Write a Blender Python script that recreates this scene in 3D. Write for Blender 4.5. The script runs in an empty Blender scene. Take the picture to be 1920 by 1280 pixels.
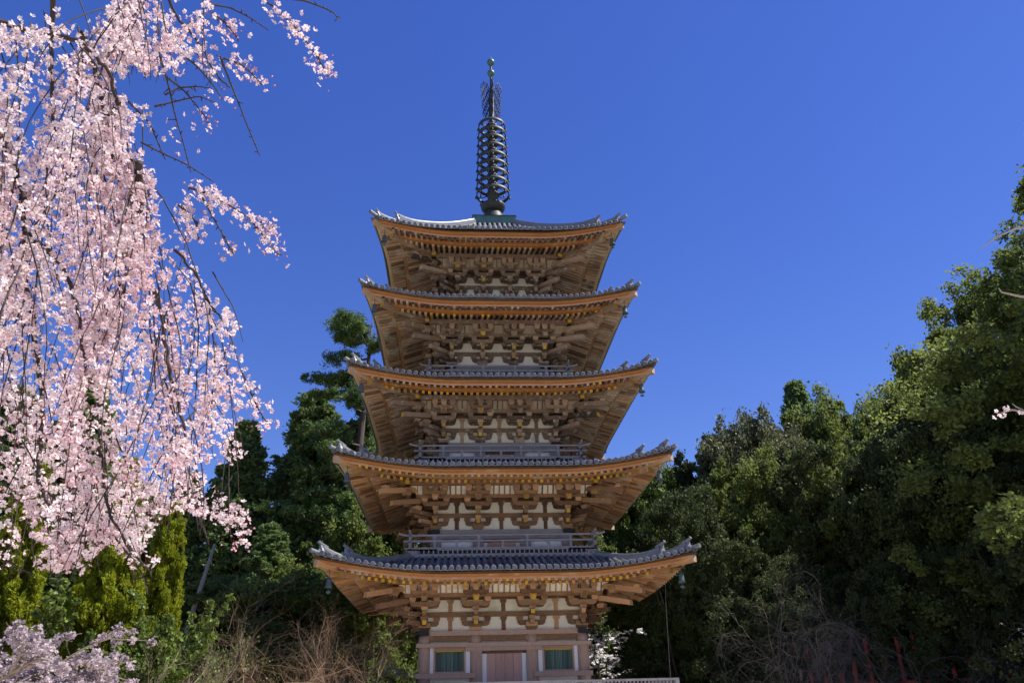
import bpy, math, random
import numpy as np
from mathutils import Matrix, Vector

sc = bpy.context.scene
COL = sc.collection
rng = np.random.default_rng(11)
random.seed(5)
R = math.radians

# ------------------------------------------------------------------ camera
CAM = np.array([-1.957, -38.813, 1.60])
PITCH, ROLL, YAW, FPX = R(24.989), R(-1.463), R(-4.223), 1493.0
_f0 = np.array([-math.sin(YAW), math.cos(YAW), 0.0])
_r0 = np.array([math.cos(YAW), math.sin(YAW), 0.0])
_z = np.array([0, 0, 1.0])
CF = math.cos(PITCH) * _f0 + math.sin(PITCH) * _z
_u0 = -math.sin(PITCH) * _f0 + math.cos(PITCH) * _z
CR = math.cos(ROLL) * _r0 + math.sin(ROLL) * _u0
CU = -math.sin(ROLL) * _r0 + math.cos(ROLL) * _u0
cd = bpy.data.cameras.new("camera")
cam = bpy.data.objects.new("camera", cd); COL.objects.link(cam)
m = Matrix.Identity(4)
for i in range(3):
    m[i][0], m[i][1], m[i][2], m[i][3] = CR[i], CU[i], -CF[i], CAM[i]
cam.matrix_world = m
cd.sensor_fit = 'HORIZONTAL'; cd.sensor_width = 36.0
cd.lens = FPX / 1920.0 * 36.0
cd.clip_start = 0.1; cd.clip_end = 4000
sc.camera = cam

# ------------------------------------------------------------------ sky, sun, exposure
SUN_TO = Vector((0.555, -0.05, 0.83)).normalized()
SUN_EL = math.asin(SUN_TO.z)
SUN_AZ = math.atan2(SUN_TO.x, SUN_TO.y)
w = bpy.data.worlds.new("World"); sc.world = w; w.use_nodes = True
nt = w.node_tree; bgn = nt.nodes["Background"]
sky = nt.nodes.new("ShaderNodeTexSky"); sky.sky_type = 'NISHITA'
sky.sun_disc = False; sky.sun_elevation = SUN_EL; sky.sun_rotation = SUN_AZ
sky.altitude = 300; sky.air_density = 1.0; sky.dust_density = 0.1; sky.ozone_density = 4.0
hs = nt.nodes.new("ShaderNodeHueSaturation")
hs.inputs["Hue"].default_value = 0.529; hs.inputs["Saturation"].default_value = 1.42
gm = nt.nodes.new("ShaderNodeGamma"); gm.inputs[1].default_value = 0.78
nt.links.new(sky.outputs[0], gm.inputs[0]); nt.links.new(gm.outputs[0], hs.inputs["Color"])
nt.links.new(hs.outputs[0], bgn.inputs[0]); bgn.inputs[1].default_value = 0.133
sl = bpy.data.lights.new("sun", 'SUN'); sl.energy = 4.7; sl.angle = R(0.5); sl.color = (1.0, 0.955, 0.88)
so = bpy.data.objects.new("sun", sl); COL.objects.link(so)
so.rotation_euler = SUN_TO.to_track_quat('Z', 'Y').to_euler()
so.location = (0, 0, 80)
sc.view_settings.view_transform = 'Standard'; sc.view_settings.look = 'None'
sc.view_settings.exposure = 0.80; sc.view_settings.gamma = 1.0
sc.view_settings.use_curve_mapping = False

# ------------------------------------------------------------------ helpers
def ray(px, py):
    return CF + (px - 960) / FPX * CR - (py - 640) / FPX * CU
def at(px, py, dist):
    d = ray(px, py); return CAM + d / np.linalg.norm(d) * dist
def project(P):
    d = np.asarray(P, float) - CAM; z = d @ CF
    return 960 + FPX * (d @ CR) / z, 640 - FPX * (d @ CU) / z
def tag(o, label=None, cat=None, group=None, kind=None):
    if label: o["label"] = label
    if cat: o["category"] = cat
    if group: o["group"] = group
    if kind: o["kind"] = kind
    return o
def empty(name, loc=(0, 0, 0), label=None, cat=None, group=None):
    o = bpy.data.objects.new(name, None); COL.objects.link(o); o.location = loc
    o.empty_display_size = 0.3
    return tag(o, label, cat, group)

class MB:
    """collects polygons; build() links them as one mesh object"""
    def __init__(s):
        s.v = []; s.n = 0; s.f = []; s.mi = []; s.ti = []
    def add(s, verts, faces, mi=0, tint=None):
        verts = np.asarray(verts, float).reshape(-1, 3)
        t = random.random() if tint is None else tint
        b = s.n
        s.v.append(verts); s.n += len(verts)
        for f in faces:
            s.f.append([b + i for i in f]); s.mi.append(mi); s.ti.append(t)
    def hexa(s, p, mi=0, tint=None, endmi=None):
        """p: 8 points; bottom ring 0-3, top ring 4-7; face order -y +x +y -x"""
        s.add(p, [(3, 2, 1, 0), (4, 5, 6, 7), (1, 2, 6, 5), (2, 3, 7, 6), (3, 0, 4, 7)], mi, tint)
        p = np.asarray(p, float)
        s.add(p[[0, 1, 5, 4]], [(0, 1, 2, 3)], mi if endmi is None else endmi, tint)
    def box(s, x0, x1, y0, y1, z0, z1, mi=0, tint=None, endmi=None):
        s.hexa([(x0, y0, z0), (x1, y0, z0), (x1, y1, z0), (x0, y1, z0),
                (x0, y0, z1), (x1, y0, z1), (x1, y1, z1), (x0, y1, z1)], mi, tint, endmi)
    def frust(s, cx, cy, z0, z1, w0, w1, mi=0, tint=None, d0=None, d1=None):
        d0 = w0 if d0 is None else d0; d1 = w1 if d1 is None else d1
        a, b, c, d = w0 / 2, w1 / 2, d0 / 2, d1 / 2
        s.hexa([(cx - a, cy - c, z0), (cx + a, cy - c, z0), (cx + a, cy + c, z0), (cx - a, cy + c, z0),
                (cx - b, cy - d, z1), (cx + b, cy - d, z1), (cx + b, cy + d, z1), (cx - b, cy + d, z1)], mi, tint)
    def prism(s, poly, fn, t0, t1, mi=0, tint=None):
        """poly: 2D outline (ccw), fn(a,b,t)->xyz, extruded t0..t1"""
        n = len(poly)
        v = [fn(a, b, t0) for a, b in poly] + [fn(a, b, t1) for a, b in poly]
        fs = [tuple(range(n))[::-1], tuple(range(n, 2 * n))]
        fs += [(i, (i + 1) % n, n + (i + 1) % n, n + i) for i in range(n)]
        s.add(v, fs, mi, tint)
    def lathe(s, prof, c=(0, 0), n=16, mi=0, tint=0.5):
        v = []; k = len(prof)
        for r, z in prof:
            for i in range(n):
                a = 2 * math.pi * i / n
                v.append((c[0] + r * math.cos(a), c[1] + r * math.sin(a), z))
        fs = [(j * n + i, j * n + (i + 1) % n, (j + 1) * n + (i + 1) % n, (j + 1) * n + i) for j in range(k - 1) for i in range(n)]
        fs += [tuple(range(n))[::-1], tuple(range((k - 1) * n, k * n))]
        s.add(v, fs, mi, tint)
    def tube(s, pts, rad, n=5, mi=0, tint=None, cap=True):
        pts = np.asarray(pts, float); k = len(pts)
        rad = np.full(k, rad) if np.isscalar(rad) else np.asarray(rad, float)
        tg = np.gradient(pts, axis=0); tg /= np.linalg.norm(tg, axis=1)[:, None] + 1e-12
        ref = np.array([0, 0, 1.0]) if abs(tg[0][2]) < .9 else np.array([1.0, 0, 0])
        a = np.cross(tg, ref); a /= np.linalg.norm(a, axis=1)[:, None] + 1e-12
        b = np.cross(tg, a)
        ang = 2 * np.pi * np.arange(n) / n
        v = pts[:, None] + rad[:, None, None] * (np.cos(ang)[None, :, None] * a[:, None] + np.sin(ang)[None, :, None] * b[:, None])
        fs = [(j * n + i, j * n + (i + 1) % n, (j + 1) * n + (i + 1) % n, (j + 1) * n + i) for j in range(k - 1) for i in range(n)]
        if cap: fs += [tuple(range(n))[::-1], tuple(range((k - 1) * n, k * n))]
        s.add(v.reshape(-1, 3), fs, mi, tint)
    def rot4(s):
        """repeat everything on the other three sides"""
        V = np.concatenate(s.v); F = list(s.f); M = list(s.mi); T = list(s.ti); n0 = s.n
        for k in (1, 2, 3):
            c, q = round(math.cos(k * math.pi / 2)), round(math.sin(k * math.pi / 2))
            W = V.copy(); W[:, 0] = c * V[:, 0] - q * V[:, 1]; W[:, 1] = q * V[:, 0] + c * V[:, 1]
            s.v.append(W)
            s.f += [[i + k * n0 for i in f] for f in F]; s.mi += M; s.ti += T
        s.n = n0 * 4
    def mesh(s, name, mats, smooth=False):
        me = bpy.data.meshes.new(name)
        V = np.concatenate(s.v)
        me.from_pydata(V.tolist(), [], s.f)
        for mt in mats: me.materials.append(mt)
        me.polygons.foreach_set("material_index", np.array(s.mi, np.int32))
        at_ = me.attributes.new("tint", 'FLOAT', 'FACE'); at_.data.foreach_set("value", np.array(s.ti, np.float32))
        if smooth: me.polygons.foreach_set("use_smooth", np.ones(len(s.f), bool))
        me.update(); return me
    def build(s, name, mats, parent=None, smooth=False):
        return link(name, s.mesh(name, mats, smooth), parent)

def link(name, me, parent=None, rz=0.0, loc=None):
    o = bpy.data.objects.new(name, me); COL.objects.link(o)
    if parent is not None: o.parent = parent
    if rz: o.rotation_euler.z = rz
    if loc is not None: o.location = loc
    return o

def raw_mesh(name, V, F, mats, tint=None, mi=None, smooth=False):
    """V (n,3), F (m,k) equal-sized faces; fast path for foliage"""
    me = bpy.data.meshes.new(name); V = np.asarray(V, np.float32); F = np.asarray(F, np.int32)
    mf, k = F.shape
    me.vertices.add(len(V)); me.vertices.foreach_set("co", V.ravel())
    me.loops.add(mf * k); me.loops.foreach_set("vertex_index", F.ravel())
    me.polygons.add(mf); me.polygons.foreach_set("loop_start", np.arange(0, mf * k, k, dtype=np.int32))
    for mt in mats: me.materials.append(mt)
    if mi is not None: me.polygons.foreach_set("material_index", np.asarray(mi, np.int32))
    if tint is not None:
        a = me.attributes.new("tint", 'FLOAT', 'FACE'); a.data.foreach_set("value", np.asarray(tint, np.float32))
    if smooth: me.polygons.foreach_set("use_smooth", np.ones(mf, bool))
    me.update(calc_edges=True); return me

# ------------------------------------------------------------------ materials
def mat(name, c0, c1, rough=.7, scale=(3, 3, 3), tintw=.6, noisew=.6, detail=5, bump=0.0, spec=.35, metal=0.0,
        transl=0.0, patch=None, patch_col=None, patch_scale=1.5):
    mt = bpy.data.materials.new(name); mt.use_nodes = True
    n = mt.node_tree; N = n.nodes; L = n.links; b = N["Principled BSDF"]
    b.inputs["Roughness"].default_value = rough; b.inputs["Metallic"].default_value = metal
    b.inputs["Specular IOR Level"].default_value = spec
    tc = N.new("ShaderNodeTexCoord"); mp = N.new("ShaderNodeMapping")
    mp.inputs["Scale"].default_value = scale; L.new(tc.outputs["Object"], mp.inputs[0])
    nz = N.new("ShaderNodeTexNoise"); nz.inputs["Scale"].default_value = 1.0; nz.inputs["Detail"].default_value = detail
    nz.inputs["Roughness"].default_value = .65
    L.new(mp.outputs[0], nz.inputs["Vector"])
    at_ = N.new("ShaderNodeAttribute"); at_.attribute_name = "tint"
    m1 = N.new("ShaderNodeMath"); m1.operation = 'MULTIPLY_ADD'
    m1.inputs[1].default_value = tintw; m1.inputs[2].default_value = .5 - tintw * .5 - noisew * .5
    L.new(at_.outputs["Fac"], m1.inputs[0])
    m2 = N.new("ShaderNodeMath"); m2.operation = 'MULTIPLY_ADD'; m2.inputs[1].default_value = noisew * 1.0
    L.new(nz.outputs["Fac"], m2.inputs[0]); L.new(m1.outputs[0], m2.inputs[2]); m2.use_clamp = True
    mx = N.new("ShaderNodeMix"); mx.data_type = 'RGBA'
    mx.inputs[6].default_value = (*c0, 1); mx.inputs[7].default_value = (*c1, 1)
    L.new(m2.outputs[0], mx.inputs[0]); colout = mx.outputs[2]
    if patch is not None:
        n2 = N.new("ShaderNodeTexNoise"); n2.inputs["Scale"].default_value = patch_scale; n2.inputs["Detail"].default_value = 6
        L.new(tc.outputs["Object"], n2.inputs["Vector"])
        rp = N.new("ShaderNodeValToRGB"); rp.color_ramp.elements[0].position = patch; rp.color_ramp.elements[1].position = patch + .12
        L.new(n2.outputs["Fac"], rp.inputs[0])
        m3 = N.new("ShaderNodeMix"); m3.data_type = 'RGBA'; m3.inputs[7].default_value = (*patch_col, 1)
        L.new(rp.outputs[0], m3.inputs[0]); L.new(colout, m3.inputs[6]); colout = m3.outputs[2]
    L.new(colout, b.inputs["Base Color"])
    if bump > 0:
        bp = N.new("ShaderNodeBump"); bp.inputs["Strength"].default_value = bump; bp.inputs["Distance"].default_value = .03
        L.new(nz.outputs["Fac"], bp.inputs["Height"]); L.new(bp.outputs[0], b.inputs["Normal"])
    if transl > 0:
        tr = N.new("ShaderNodeBsdfTranslucent"); ms = N.new("ShaderNodeMixShader"); ms.inputs[0].default_value = transl
        L.new(colout, tr.inputs[0]); out = N["Material Output"]
        L.new(b.outputs[0], ms.inputs[1]); L.new(tr.outputs[0], ms.inputs[2]); L.new(ms.outputs[0], out.inputs[0])
    return mt

M_WOOD = mat("old_timber", (.07, .036, .020), (.52, .295, .155), .75, (5, 5, 16), 1.0, .6, bump=.3,
             patch=.63, patch_col=(.40, .31, .23), patch_scale=4.5)
M_RAFT = mat("rafter_timber", (.13, .060, .026), (.64, .345, .16), .75, (9, 2.2, 9), .9, .7, bump=.2,
             patch=.53, patch_col=(.44, .34, .23), patch_scale=1.1)
M_PALE = mat("weathered_pink_timber", (.31, .19, .135), (.61, .43, .33), .8, (14, 14, 2.2), .35, .75, bump=.25)
M_GREY = mat("grey_weathered_timber", (.15, .13, .13), (.42, .39, .39), .85, (4, 4, 4), .5, .7, bump=.25)
M_ORAN = mat("vermilion_stained_board", (.25, .088, .022), (.51, .215, .06), .6, (.8, .8, 5), .2, .9,
             patch=.60, patch_col=(.50, .30, .12), patch_scale=.9)
M_FASP = mat("pale_eave_board", (.34, .18, .115), (.56, .37, .26), .75, (.9, .9, 6), .2, .9)
M_SOFF = mat("shaded_soffit_board", (.05, .028, .017), (.22, .125, .07), .85, (7, 7, 7), .3, 1.1)  # darkened: shadow between the rafters put into the board colour
M_TANB = mat("bare_panel_board", (.22, .17, .11), (.52, .45, .33), .85, (9, 3, 3), .1, 1.2)
M_STRAW = mat("straw_eave_board", (.38, .25, .13), (.66, .50, .32), .8, (2, 2, 5), .2, .9)  # paler straw boards for the side eaves
M_YELL = mat("ochre_paint", (.20, .12, .05), (.68, .40, .02), .6, (8, 8, 8), 1.1, .25)
M_BLAK = mat("black_paint", (.012, .012, .013), (.03, .03, .032), .6, (6, 6, 6))
M_GAP = mat("dark_batten", (.012, .009, .007), (.22, .10, .03), .8, (3, 3, 1), .0, 1.1,)
M_PLAS = mat("white_plaster", (.62, .565, .46), (.87, .82, .70), .9, (3.5, 3.5, .55), .15, 1.1, bump=.08, patch=.60, patch_col=(.55, .49, .38), patch_scale=1.7)
M_WHIT = mat("lit_white_plaster", (.74, .74, .72), (.90, .90, .89), .9, (3, 3, .6), .15, .9)  # brighter plaster copy: light from the ground put into its colour
M_TILE = mat("grey_clay_tile", (.075, .078, .086), (.29, .29, .305), .40, (2.5, 2.5, 2.5), .75, .6, spec=.55,
             patch=.66, patch_col=(.22, .23, .17), patch_scale=1.1)
M_BRON = mat("dark_bronze", (.016, .019, .019), (.075, .08, .072), .55, (2.5, 2.5, 2.5), .3, .9, metal=.3)
M_VERD = mat("verdigris_copper", (.035, .09, .085), (.13, .245, .22), .6, (2.2, 2.2, 1.4), .2, 1.2)
M_DOOR = mat("faded_red_door", (.37, .20, .15), (.63, .40, .32), .75, (16, 16, 1.2), .3, .9, bump=.15)
M_GREE = mat("green_lattice_paint", (.08, .15, .12), (.30, .43, .36), .65, (12, 12, 3), .7, .5)
M_STON = mat("granite", (.26, .25, .24), (.42, .41, .39), .9, (4, 4, 4), .4, .8, bump=.2)
M_BARK = mat("bark", (.035, .025, .02), (.13, .10, .08), .9, (9, 9, 2), .4, .8, bump=.4)
M_TWIG = mat("cherry_twig", (.016, .011, .010), (.062, .042, .036), .8, (30, 30, 30), .4, .7)
M_PTRUNK = mat("pale_trunk", (.16, .13, .10), (.36, .32, .27), .9, (6, 6, 1.5), .3, .9, bump=.3)
M_LEAF = mat("camphor_leaf", (.042, .072, .016), (.29, .345, .085), .55, (.35, .35, .35), .75, .5, detail=2, spec=.22, transl=.55)
M_LEAFO = mat("olive_leaf", (.075, .085, .035), (.26, .27, .12), .55, (.35, .35, .35), .75, .5, detail=2, spec=.3, transl=.36)
M_LEAFD = mat("shade_green_leaf", (.022, .038, .014), (.11, .14, .045), .6, (.35, .35, .35), .75, .5, detail=2, spec=.18, transl=.34)  # dark green that also carries the painted-in shade of the low right-hand trees
M_LEAFL = mat("young_leaf", (.07, .115, .020), (.25, .32, .065), .5, (.35, .35, .35), .75, .5, detail=2, spec=.3, transl=.38)
M_CONIF = mat("conifer_needles", (.052, .10, .038), (.23, .31, .095), .6, (.4, .4, .4), .75, .5, detail=2, spec=.25, transl=.45)
M_CEDAR = mat("yellow_green_cedar", (.12, .15, .008), (.38, .42, .024), .6, (.4, .4, .4), .75, .5, detail=2, spec=.2, transl=.55)
M_PETAL = mat("cherry_petal", (.68, .485, .515), (.88, .785, .785), .6, (3, 3, 3), 1.0, .15, detail=2, spec=.2, transl=.40)
M_CALYX = mat("cherry_calyx", (.22, .06, .06), (.36, .14, .10), .6, (6, 6, 6), .6, .4)
M_BUD = mat("cherry_bud", (.62, .24, .32), (.84, .48, .54), .5, (6, 6, 6), .9, .2, transl=.25)
M_PALEB = mat("pale_blossom", (.32, .25, .28), (.64, .54, .565), .7, (1, 1, 1), .9, .3, detail=2, transl=.35)
M_WHITEB = mat("white_blossom", (.70, .66, .64), (.90, .88, .86), .7, (1, 1, 1), .9, .3, detail=2, transl=.35)
M_BARET = mat("bare_twigs", (.10, .075, .055), (.32, .25, .18), .8, (3, 3, 3), .7, .4)
M_BARER = mat("russet_twigs", (.13, .075, .045), (.42, .28, .17), .8, (3, 3, 3), .7, .4)
M_BAREG = mat("grey_twigs", (.045, .036, .030), (.16, .135, .115), .8, (3, 3, 3), .7, .4)
M_RED = mat("vermilion_paint", (.30, .035, .022), (.48, .075, .045), .6, (2, 2, 2), .4, .6)
M_GRAV = mat("pale_gravel", (.52, .46, .37), (.70, .63, .51), .95, (2, 2, 2), .0, 1.0, detail=8, bump=.3)
M_SOIL = mat("forest_floor", (.05, .05, .025), (.13, .11, .06), .95, (.6, .6, .6), .0, 1.0, detail=6)

# ------------------------------------------------------------------ ground
def ground_z(x, y):
    d = np.hypot(x, y)
    a = np.clip((d - 38) / 60, 0, 1); a = a * a * (3 - 2 * a)
    back = np.clip((y + 25) / 40, 0, 1)
    return a * back * (6 + 3 * np.sin(x * .05 + 1) + 2 * np.sin(y * .07))
def make_ground():
    g = np.concatenate([np.linspace(-900, -110, 10)[:-1], np.linspace(-110, 110, 56), np.linspace(110, 900, 10)[1:]])
    X, Y = np.meshgrid(g, g, indexing='ij'); Z = ground_z(X, Y)
    V = np.stack([X, Y, Z], -1).reshape(-1, 3); n = len(g)
    i, j = np.meshgrid(np.arange(n - 1), np.arange(n - 1), indexing='ij'); a = (i * n + j).ravel()
    F = np.stack([a, a + n, a + n + 1, a + 1], 1)
    o = link("ground", raw_mesh("ground", V, F, [M_SOIL], np.full(len(F), .5), smooth=True)); tag(o, kind="structure")
    q = MB(); q.add([(-42, -75, .02), (42, -75, .02), (42, 14, .02), (-42, 14, .02)], [(0, 1, 2, 3)], 0, .5)
    o = q.build("gravel_yard", [M_GRAV]); tag(o, kind="structure")
make_ground()

# ------------------------------------------------------------------ the pagoda
HB = [3.31, 2.94, 2.63, 2.29, 2.03]            # half width of the body, by storey
HC = [1.18, 1.05, 0.92, 0.77, 0.69]            # inner columns
Z0 = [4.76, 9.024, 13.142, 17.259, 21.201]     # top of the plate under the brackets
LS = [1.0, .96, .92, .86, .76]                 # lateral bracket scale
RISE = [.60, .55, .50, .46, .46]
FLARE = .46
PG = empty("pagoda", (0, 0, 1.75), "five storeyed wooden pagoda with grey tiled roofs, white plaster panels and bronze spire", "pagoda")
PZ = 1.75
def part(name, mb, mats, parent=PG, smooth=False, rz=0.0):
    me = mb.mesh(name, mats, smooth)
    return link(name, me, parent, rz, (0, 0, -PZ) if parent is PG else None)
def linkp(name, me, rz=0.0, parent=PG):
    return link(name, me, parent, rz, (0, 0, -PZ) if parent is PG else None)

M_WOODU = mat("upper_grey_timber", (.058, .038, .028), (.45, .31, .215), .8, (5, 5, 16), 1.0, .6, bump=.3,
              patch=.58, patch_col=(.42, .36, .29), patch_scale=4.5)  # greyer timber for the upper three storeys
M_RAFTU = mat("upper_rafter_timber", (.10, .058, .036), (.55, .365, .22), .8, (9, 2.2, 9), .9, .7, bump=.2,
              patch=.52, patch_col=(.46, .38, .28), patch_scale=1.1)  # greyer rafters for the upper three storeys
WM0 = [M_WOOD, M_YELL, M_PALE, M_BLAK, M_PLAS, M_GREY, M_WHIT]
def arm_profile(h, hl, zb, zt):
    """curved bracket arm outline in (lateral, z)"""
    r = min(.16, hl * .4); pts = []
    for i in range(5):
        a = math.pi / 2 * i / 4
        pts.append((hl - r + r * math.sin(a), zb + (zt - zb) * .72 * (1 - math.cos(a))))
    right = pts + [(hl, zt)]
    return [(-x, z) for x, z in reversed(right)] [::1] and ([(-x, z) for x, z in right][::-1] + right)
def arm_lat(mb, n, hl, zb, zt, th=.17, mi=0, tint=None):
    tint = (.12 + .5 * random.random()) if n > .5 else .05 + .3 * random.random()  # arms near the wall tinted darker: shade of the recess painted in
    pr = arm_profile(0, hl, zb, zt)
    mb.prism(pr, lambda a, b, t: (a, -t, b), n + th / 2, n - th / 2, mi, tint)
def block(mb, u, n, zb, zt, wd=.27, mi=0):
    t = (.3 + .7 * random.random()) if n > .3 else .1 + .4 * random.random(); zm = zb + (zt - zb) * .45  # blocks near the wall also tinted darker as painted shade
    mb.frust(u, -n, zb, zm, wd * .72, wd, mi, t)
    mb.frust(u, -n, zm, zt, wd, wd, mi, t)
YCAP = [.8]
def ycap(mb, P, cap):
    if cap and random.random() < YCAP[0]:
        q = np.array([P[0], P[1], P[5], P[4]]) + np.array([0, -.003, 0]); mb.add(q, [(0, 1, 2, 3)], 1, random.random() ** 1.2)
def arm_out(mb, n0, n1, zb, zt, th=.17, cap=True):
    """arm pointing outward, its lower front corner cut back, ochre on the end"""
    t = random.random(); h = zt - zb
    P = [(-th/2, -(n1 - .05), zb + .02), (th/2, -(n1 - .05), zb + .02), (th/2, -n0, zb), (-th/2, -n0, zb),
             (-th/2, -n1, zt), (th/2, -n1, zt), (th/2, -n0, zt), (-th/2, -n0, zt)]
    mb.hexa(P, 0, t); ycap(mb, P, cap)
def tail(mb, n0, n1, zin, zout, th=.18, h=.2, cap=True):
    t = random.random()
    P = [(-th/2, -n1, zout), (th/2, -n1, zout), (th/2, -n0, zin), (-th/2, -n0, zin),
             (-th/2, -n1 + .02, zout + h), (th/2, -n1 + .02, zout + h), (th/2, -n0, zin + h), (-th/2, -n0, zin + h)]
    mb.hexa(P, 0, t); ycap(mb, P, cap)

def bracket_mb(s, lateral=True, seed=0, mb=None):
    random.seed(seed); mb = mb or MB()
    mb.frust(0, 0, 0.002, .15, .36, .50, 0); mb.frust(0, 0, .15, .33, .50, .50, 0)
    L = .50 * s
    if lateral:
        arm_lat(mb, 0.03, L + .09, .20, .39)
        for u in (-L, L): block(mb, u, .03, .39, .56)
        block(mb, 0, .03, .39, .56)
        arm_lat(mb, 0.03, L + .09, .92, 1.10)
        for u in (-L, L): block(mb, u, .03, 1.10, 1.262)
    arm_out(mb, -.1, .62, .22, .40); block(mb, 0, .46, .40, .56, .26)
    arm_out(mb, -.1, .98, .56, .75); block(mb, 0, .80, .75, .915, .27)
    arm_lat(mb, .80, L + .09, .915, 1.11)
    for u in (-L, L): block(mb, u, .80, 1.11, 1.282)
    tail(mb, -.1, 1.44, 1.62, 1.075)
    block(mb, 0, 1.22, 1.14, 1.335, .29)
    Lc = .44 * s
    arm_lat(mb, 1.22, Lc + .10, 1.33, 1.50)
    for u in (-Lc, 0, Lc): block(mb, u, 1.22, 1.50, 1.752, .26)
    return mb

def corner_mb(s, seed=0):
    """set on a corner column: front set, side set and the diagonal arms (local front = -y, corner towards +x -y)"""
    random.seed(seed); a = MB(); bracket_mb(s, True, seed, a)
    V = np.concatenate(a.v); q = V.copy(); q[:, 0] = -V[:, 1]; q[:, 1] = V[:, 0]   # turned onto the +x face
    n0 = a.n; F = list(a.f)[11:]; M = list(a.mi)[11:]; T = list(a.ti)[11:]
    q = q * np.array([.997, .997, 1]) + np.array([0, 0, .003])
    a.v.append(q); a.n += len(q); a.f += [[i + n0 for i in f] for f in F]; a.mi += M; a.ti += T
    # diagonal arms
    d = MB(); r2 = math.sqrt(2)
    arm_out(d, -.1, .62 * r2 + .1, .225, .405, .2, False); arm_out(d, -.1, .98 * r2 + .12, .565, .755, .2, False)
    block(d, 0, .80 * r2, .755, .92, .30)
    tail(d, -.1, 1.85 * r2, 1.30, .72, .22, .22); 
    tail(d, -.1, 2.30 * r2, 1.80, 1.12, .22, .22, False); block(d, 0, 1.25 * r2, 1.30, 1.55, .32); block(d, 0, 2.12 * r2, 1.36, 1.50, .26)
    V = np.concatenate(d.v); c = math.cos(math.pi / 4)
    q = V.copy(); q[:, 0] = c * V[:, 0] - c * V[:, 1]; q[:, 1] = c * V[:, 0] + c * V[:, 1]
    n0 = a.n; a.v.append(q); a.n += len(q); a.f += [[i + n0 for i in f] for f in d.f]; a.mi += d.mi; a.ti += d.ti
    # cross arms beyond the corner in both faces
    return a

def rise(k, t):
    t = np.abs(t); return RISE[k] * np.clip((t - .36) / .64, 0, 1) ** 1.75
def flare(t):
    return FLARE * np.clip((np.abs(t) - .35) / .65, 0, 1) ** 2
def wgt(o):
    return np.clip((o - 1.2) / 2.6, 0, 1.1)
def ept(k, t, o, dz):
    """point on the front eave: t along (-1..1, mitred), o outward from the wall, dz above the plate"""
    n = HB[k] + o + flare(t) * wgt(o)
    return (t * n, -n, Z0[k] + dz + rise(k, t) * wgt(o))
def sweep(mb, k, prof, mi, seg=44, tint=None, rnd=False):
    ts = np.linspace(-1, 1, seg + 1); ts = np.sign(ts) * np.abs(ts) ** .85
    n = len(prof)
    if not rnd:
        v = [ept(k, t, o, z) for t in ts for o, z in prof]
        fs = [(j * n + i, (j + 1) * n + i, (j + 1) * n + (i + 1) % n, j * n + (i + 1) % n) for j in range(seg) for i in range(n)]
        fs += [tuple(range(n)), tuple(range(seg * n, (seg + 1) * n))[::-1]]
        mb.add(v, fs, mi, .5 if tint is None else tint)

def base_z(o): return 1.99 - (o - 1.2) * .36          # underside of the lower rafters
def fly_z(o): return 1.70 - (o - 2.85) * .31         # underside of the flying rafters
ROOF_IN = []; ROOF_F = []
for k in range(5):
    ze = Z0[k] + 1.97
    if k < 4:
        ROOF_IN.append((HB[k + 1] + 1.02, Z0[k + 1] - 1.36))
    else:
        ROOF_IN.append((1.12, 26.46))
def roof_z(k, n, t):
    """tile surface of the front slope at distance n from the axis"""
    ne = HB[k] + 3.78; ni, zi = ROOF_IN[k]; ze = Z0[k] + 1.94
    d = (ne - n); D = ne - ni; f = d / D
    lin = zi - ze; c = .34 if k < 4 else .30
    prof = ze + lin * (f * (1 - c) + c * f * np.abs(f))
    return prof + rise(k, t) * np.clip(1 - f * 1.25, 0, 1.2) ** 1.6

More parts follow.
